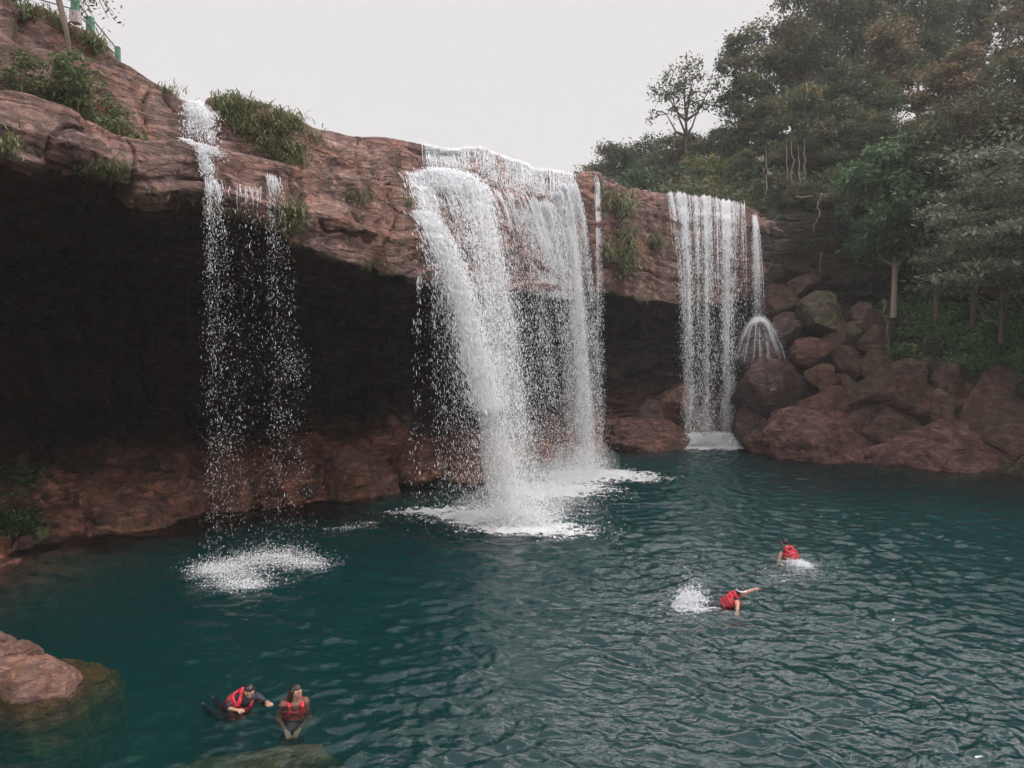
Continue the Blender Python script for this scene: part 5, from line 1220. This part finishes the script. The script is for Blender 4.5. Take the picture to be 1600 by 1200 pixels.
    for sx in (-1, 1):
        v, f = ico(2); mesh_np('eye', W(v*[.012, .006, .006]+[sx*.031, .080, .003]), f, M_EYE, root)
        mesh_np('eyebrow', W(v*[.017, .005, .0035]+[sx*.032, .084, .024]), f, M_HAIR, root)
    v, f = ico(2); mesh_np('mouth', W(v*[.020, .004, .006]+[0, .086, -.058]), f, M_LIP, root)
    return root
if exec_people:
    # man floating forward, near left
    c = pool(383, 1092); o = np.array([c[0], c[1], -.04])
    person('swimmer with short black hair floating forward in a red life vest, beside the long-haired one', o, dict(
        pelvis=(-.28, .02, -.22), waist=(-.16, 0, -.10), chest=(-.02, -.03, .02), neck=(.09, -.07, .14), head=(.115, -.13, .225),
        shL=(-.15, -.04, .07), elL=(-.22, -.24, -.02), wrL=(-.02, -.36, .03), shR=(.17, .04, .06), elR=(.34, .00, -.03), wrR=(.44, -.18, .05),
        hipL=(-.34, -.07, -.20), knL=(-.60, .08, -.22), anL=(-.80, .34, -.24), toL=(-.88, .46, -.26), hipR=(-.34, .10, -.20), knR=(-.56, .30, -.22), anR=(-.72, .60, -.24), toR=(-.80, .70, -.26)),
        ((.35, -.85, -.42), (.1, -.2, 1)), 'short', M_DARK, M_DARK, .5, (.3, -1, -.2))
    c = pool(459, 1098); o = np.array([c[0], c[1], -.08])
    person('swimmer with long dark hair and patterned brown sleeves, upright in a red life vest', o, dict(
        pelvis=(-.05, .02, -.42), waist=(-.02, .01, -.22), chest=(0, 0, .0), neck=(.03, -.02, .16), head=(.055, -.04, .28),
        shL=(-.14, -.08, .08), elL=(-.22, -.14, -.12), wrL=(-.06, -.28, -.24), shR=(.16, .05, .08), elR=(.24, .0, -.14), wrR=(.14, -.20, -.26),
        hipL=(-.12, -.02, -.48), knL=(-.16, .10, -.80), anL=(-.26, .42, -.92), toL=(-.30, .52, -.98), hipR=(.03, .05, -.48), knR=(.04, .16, -.82), anR=(-.04, .50, -.98), toR=(-.06, .60, -1.04)),
        ((.93, -.42, -.12), (0, 0, 1)), 'long', M_BROWNP, M_DARK, .5, (.5, -1, 0))
    c = pool(1150, 944); o = np.array([c[0], c[1], .05])
    person('swimmer with a white headband and red life vest stretching one arm forward', o, dict(
        pelvis=(-.36, .04, -.12), waist=(-.20, .02, -.04), chest=(-.04, 0, .04), neck=(.07, -.03, .14), head=(.10, -.06, .235),
        shL=(-.03, -.16, .08), elL=(-.06, -.32, -.02), wrL=(-.12, -.48, -.06), shR=(.06, .14, .10), elR=(.28, .18, .16), wrR=(.46, .20, .22),
        hipL=(-.42, -.05, -.06), knL=(-.80, -.08, -.02), anL=(-1.12, -.10, .0), toL=(-1.24, -.10, -.02), hipR=(-.42, .12, -.14), knR=(-.78, .12, -.22), anR=(-1.10, .14, -.26), toR=(-1.24, .14, -.28)),
        ((.78, -.62, -.08), (-.1, 0, 1)), 'long', None, M_DARK, .9, (.4, -.9, -.3), band=True)
    c = pool(1234, 870); o = np.array([c[0], c[1], 0.])
    person('swimmer farthest out, seen from behind in a red life vest and grey shorts', o, dict(
        pelvis=(.10, -.14, -.16), waist=(.06, -.02, -.06), chest=(.02, .08, .08), neck=(-.04, .14, .24), head=(-.08, .18, .34),
        shL=(-.17, .10, .12), elL=(-.28, .02, -.05), wrL=(-.34, -.14, -.10), shR=(.20, .12, .12), elR=(.32, .26, -.02), wrR=(.30, .48, -.06),
        hipL=(.02, -.20, -.22), knL=(.04, -.52, -.38), anL=(.08, -.88, -.36), toL=(.08, -1.0, -.38), hipR=(.18, -.20, -.22), knR=(.22, -.55, -.34), anR=(.28, -.88, -.30), toR=(.3, -1., -.34)),
        ((-.55, .80, -.1), (-.1, -.1, 1)), 'short', None, M_GREY, .4, (-.3, 1, 0))
    # kick splashes
    FO = [foam_patch([q(1082, 946, .8), q(1070, 950, .7), q(1090, 948, .7)], 1500, rs, .28, .25, rad=.02), foam_patch([q(1040, 952, 1), q(1085, 958, 1)], 260, rs, .5, .4, rad=.012)]
    SPR = [spray([q(1082, 944, 1), q(1074, 946, .7)], 3600, rs, .17, .12, .009)]
    waterfall('white splash kicked up behind the swimmer with the headband', pool(1082, 946), dict(foam=FO, spray=SPR), None, 'kick splashes', 'splash', 'splash')
    FO = [foam_patch([q(1248, 882, .8), q(1258, 890, 1), q(1262, 880, 1), q(1244, 893, 1), q(1220, 905, .8)], 3200, rs, .42, .5, rad=.010)]
    SPR = [spray([q(1246, 880, .6), q(1256, 884, .6)], 700, rs, .25, .05, .009)]
    waterfall('pale wake of foam trailing the farthest swimmer', pool(1250, 886), dict(foam=FO, spray=SPR), None, 'kick splashes', 'splash', 'splash')

# ------------------------------------------------------------------ haze
s = NT('valley_haze'); pv = s.n('ShaderNodeVolumePrincipled'); pv.inputs['Color'].default_value = (.95, .95, .96, 1); pv.inputs['Density'].default_value = .0006; pv.inputs['Anisotropy'].default_value = .25
s.l(pv.outputs[0], s.out.inputs['Volume'])
x0, x1, y0, y1, z0, z1 = -262, 262, -122, 262, -10, 52
hv = np.array([[x, y, z] for x in (x0, x1) for y in (y0, y1) for z in (z0, z1)], float)
hf = np.array([[0, 1, 3, 2], [4, 6, 7, 5], [0, 4, 5, 1], [2, 3, 7, 6], [0, 2, 6, 4], [1, 5, 7, 3]])
tag(mesh_np('haze', hv, hf, s.m, smooth=False), 'thin pale haze in the valley air', 'haze', kind='stuff')

# ------------------------------------------------------------------ light, sky, camera
SUN_AZ, SUN_EL = R(105), R(57)      # azimuth measured clockwise from +Y
sd = Vector((math.sin(SUN_AZ)*math.cos(SUN_EL), math.cos(SUN_AZ)*math.cos(SUN_EL), math.sin(SUN_EL)))
L = bpy.data.lights.new('sun', 'SUN'); L.energy = 2.2; L.angle = R(.8); L.color = (1, .95, .88)
lo = bpy.data.objects.new('sun', L); COL.objects.link(lo); lo.rotation_euler = (-sd).to_track_quat('-Z', 'Y').to_euler(); lo.location = sd*100
w = bpy.data.worlds.new('World'); scene.world = w; w.use_nodes = True; nt_ = w.node_tree; nt_.nodes.clear()
wo = nt_.nodes.new('ShaderNodeOutputWorld'); bg = nt_.nodes.new('ShaderNodeBackground'); bg.inputs['Strength'].default_value = .1
sk = nt_.nodes.new('ShaderNodeTexSky'); sk.sky_type = 'NISHITA'; sk.sun_disc = False; sk.sun_elevation = SUN_EL; sk.sun_rotation = SUN_AZ
tc = nt_.nodes.new('ShaderNodeTexCoord'); no = nt_.nodes.new('ShaderNodeTexNoise'); no.inputs['Scale'].default_value = 2.2; no.inputs['Detail'].default_value = 6
nt_.links.new(tc.outputs['Generated'], no.inputs['Vector'])
cr = nt_.nodes.new('ShaderNodeValToRGB'); cr.color_ramp.elements[0].position = .22; cr.color_ramp.elements[1].position = .30; nt_.links.new(no.outputs['Fac'], cr.inputs['Fac'])
mxw = nt_.nodes.new('ShaderNodeMix'); mxw.data_type = 'RGBA'; nt_.links.new(cr.outputs['Color'], mxw.inputs['Factor']); nt_.links.new(sk.outputs['Color'], mxw.inputs[6]); mxw.inputs[7].default_value = (7.75, 7.5, 7.6, 1)
sz = nt_.nodes.new('ShaderNodeSeparateXYZ'); nt_.links.new(tc.outputs['Generated'], sz.inputs[0])
def band(a, b, v0, v1):
    q = nt_.nodes.new('ShaderNodeMapRange'); q.interpolation_type = 'SMOOTHSTEP'
    for k_, v_ in (('From Min', a), ('From Max', b), ('To Min', v0), ('To Max', v1)): q.inputs[k_].default_value = v_
    nt_.links.new(sz.outputs['Z'], q.inputs['Value']); return q.outputs['Result']
m3 = nt_.nodes.new('ShaderNodeMath'); m3.operation = 'MULTIPLY'; nt_.links.new(band(.42, .54, 1., 6.), m3.inputs[0]); nt_.links.new(band(.60, .73, 1., .22), m3.inputs[1])  # bright sky band added above the view for water glints; zenith dimmed
vm = nt_.nodes.new('ShaderNodeVectorMath'); vm.operation = 'SCALE'; nt_.links.new(mxw.outputs[2], vm.inputs[0]); nt_.links.new(m3.outputs[0], vm.inputs['Scale'])
nt_.links.new(vm.outputs[0], bg.inputs['Color']); nt_.links.new(bg.outputs[0], wo.inputs['Surface'])
cd = bpy.data.cameras.new('camera'); cam = bpy.data.objects.new('camera', cd); COL.objects.link(cam); scene.camera = cam
cam.location = (0, 0, CAM_Z); cam.rotation_euler = (math.pi/2-PITCH, 0, 0); cd.sensor_width = 36; cd.lens = 27; cd.clip_end = 2000; cd.clip_start = .05
scene.view_settings.view_transform = 'Standard'; scene.view_settings.look = 'None'; scene.view_settings.exposure = 0; scene.view_settings.gamma = 1
cy = scene.cycles; cy.use_denoising = True; cy.max_bounces = 6; cy.diffuse_bounces = 3; cy.glossy_bounces = 3; cy.transmission_bounces = 3; cy.volume_bounces = 1; cy.transparent_max_bounces = 12
cy.use_adaptive_sampling = True; cy.adaptive_threshold = .02; cy.sample_clamp_indirect = 6
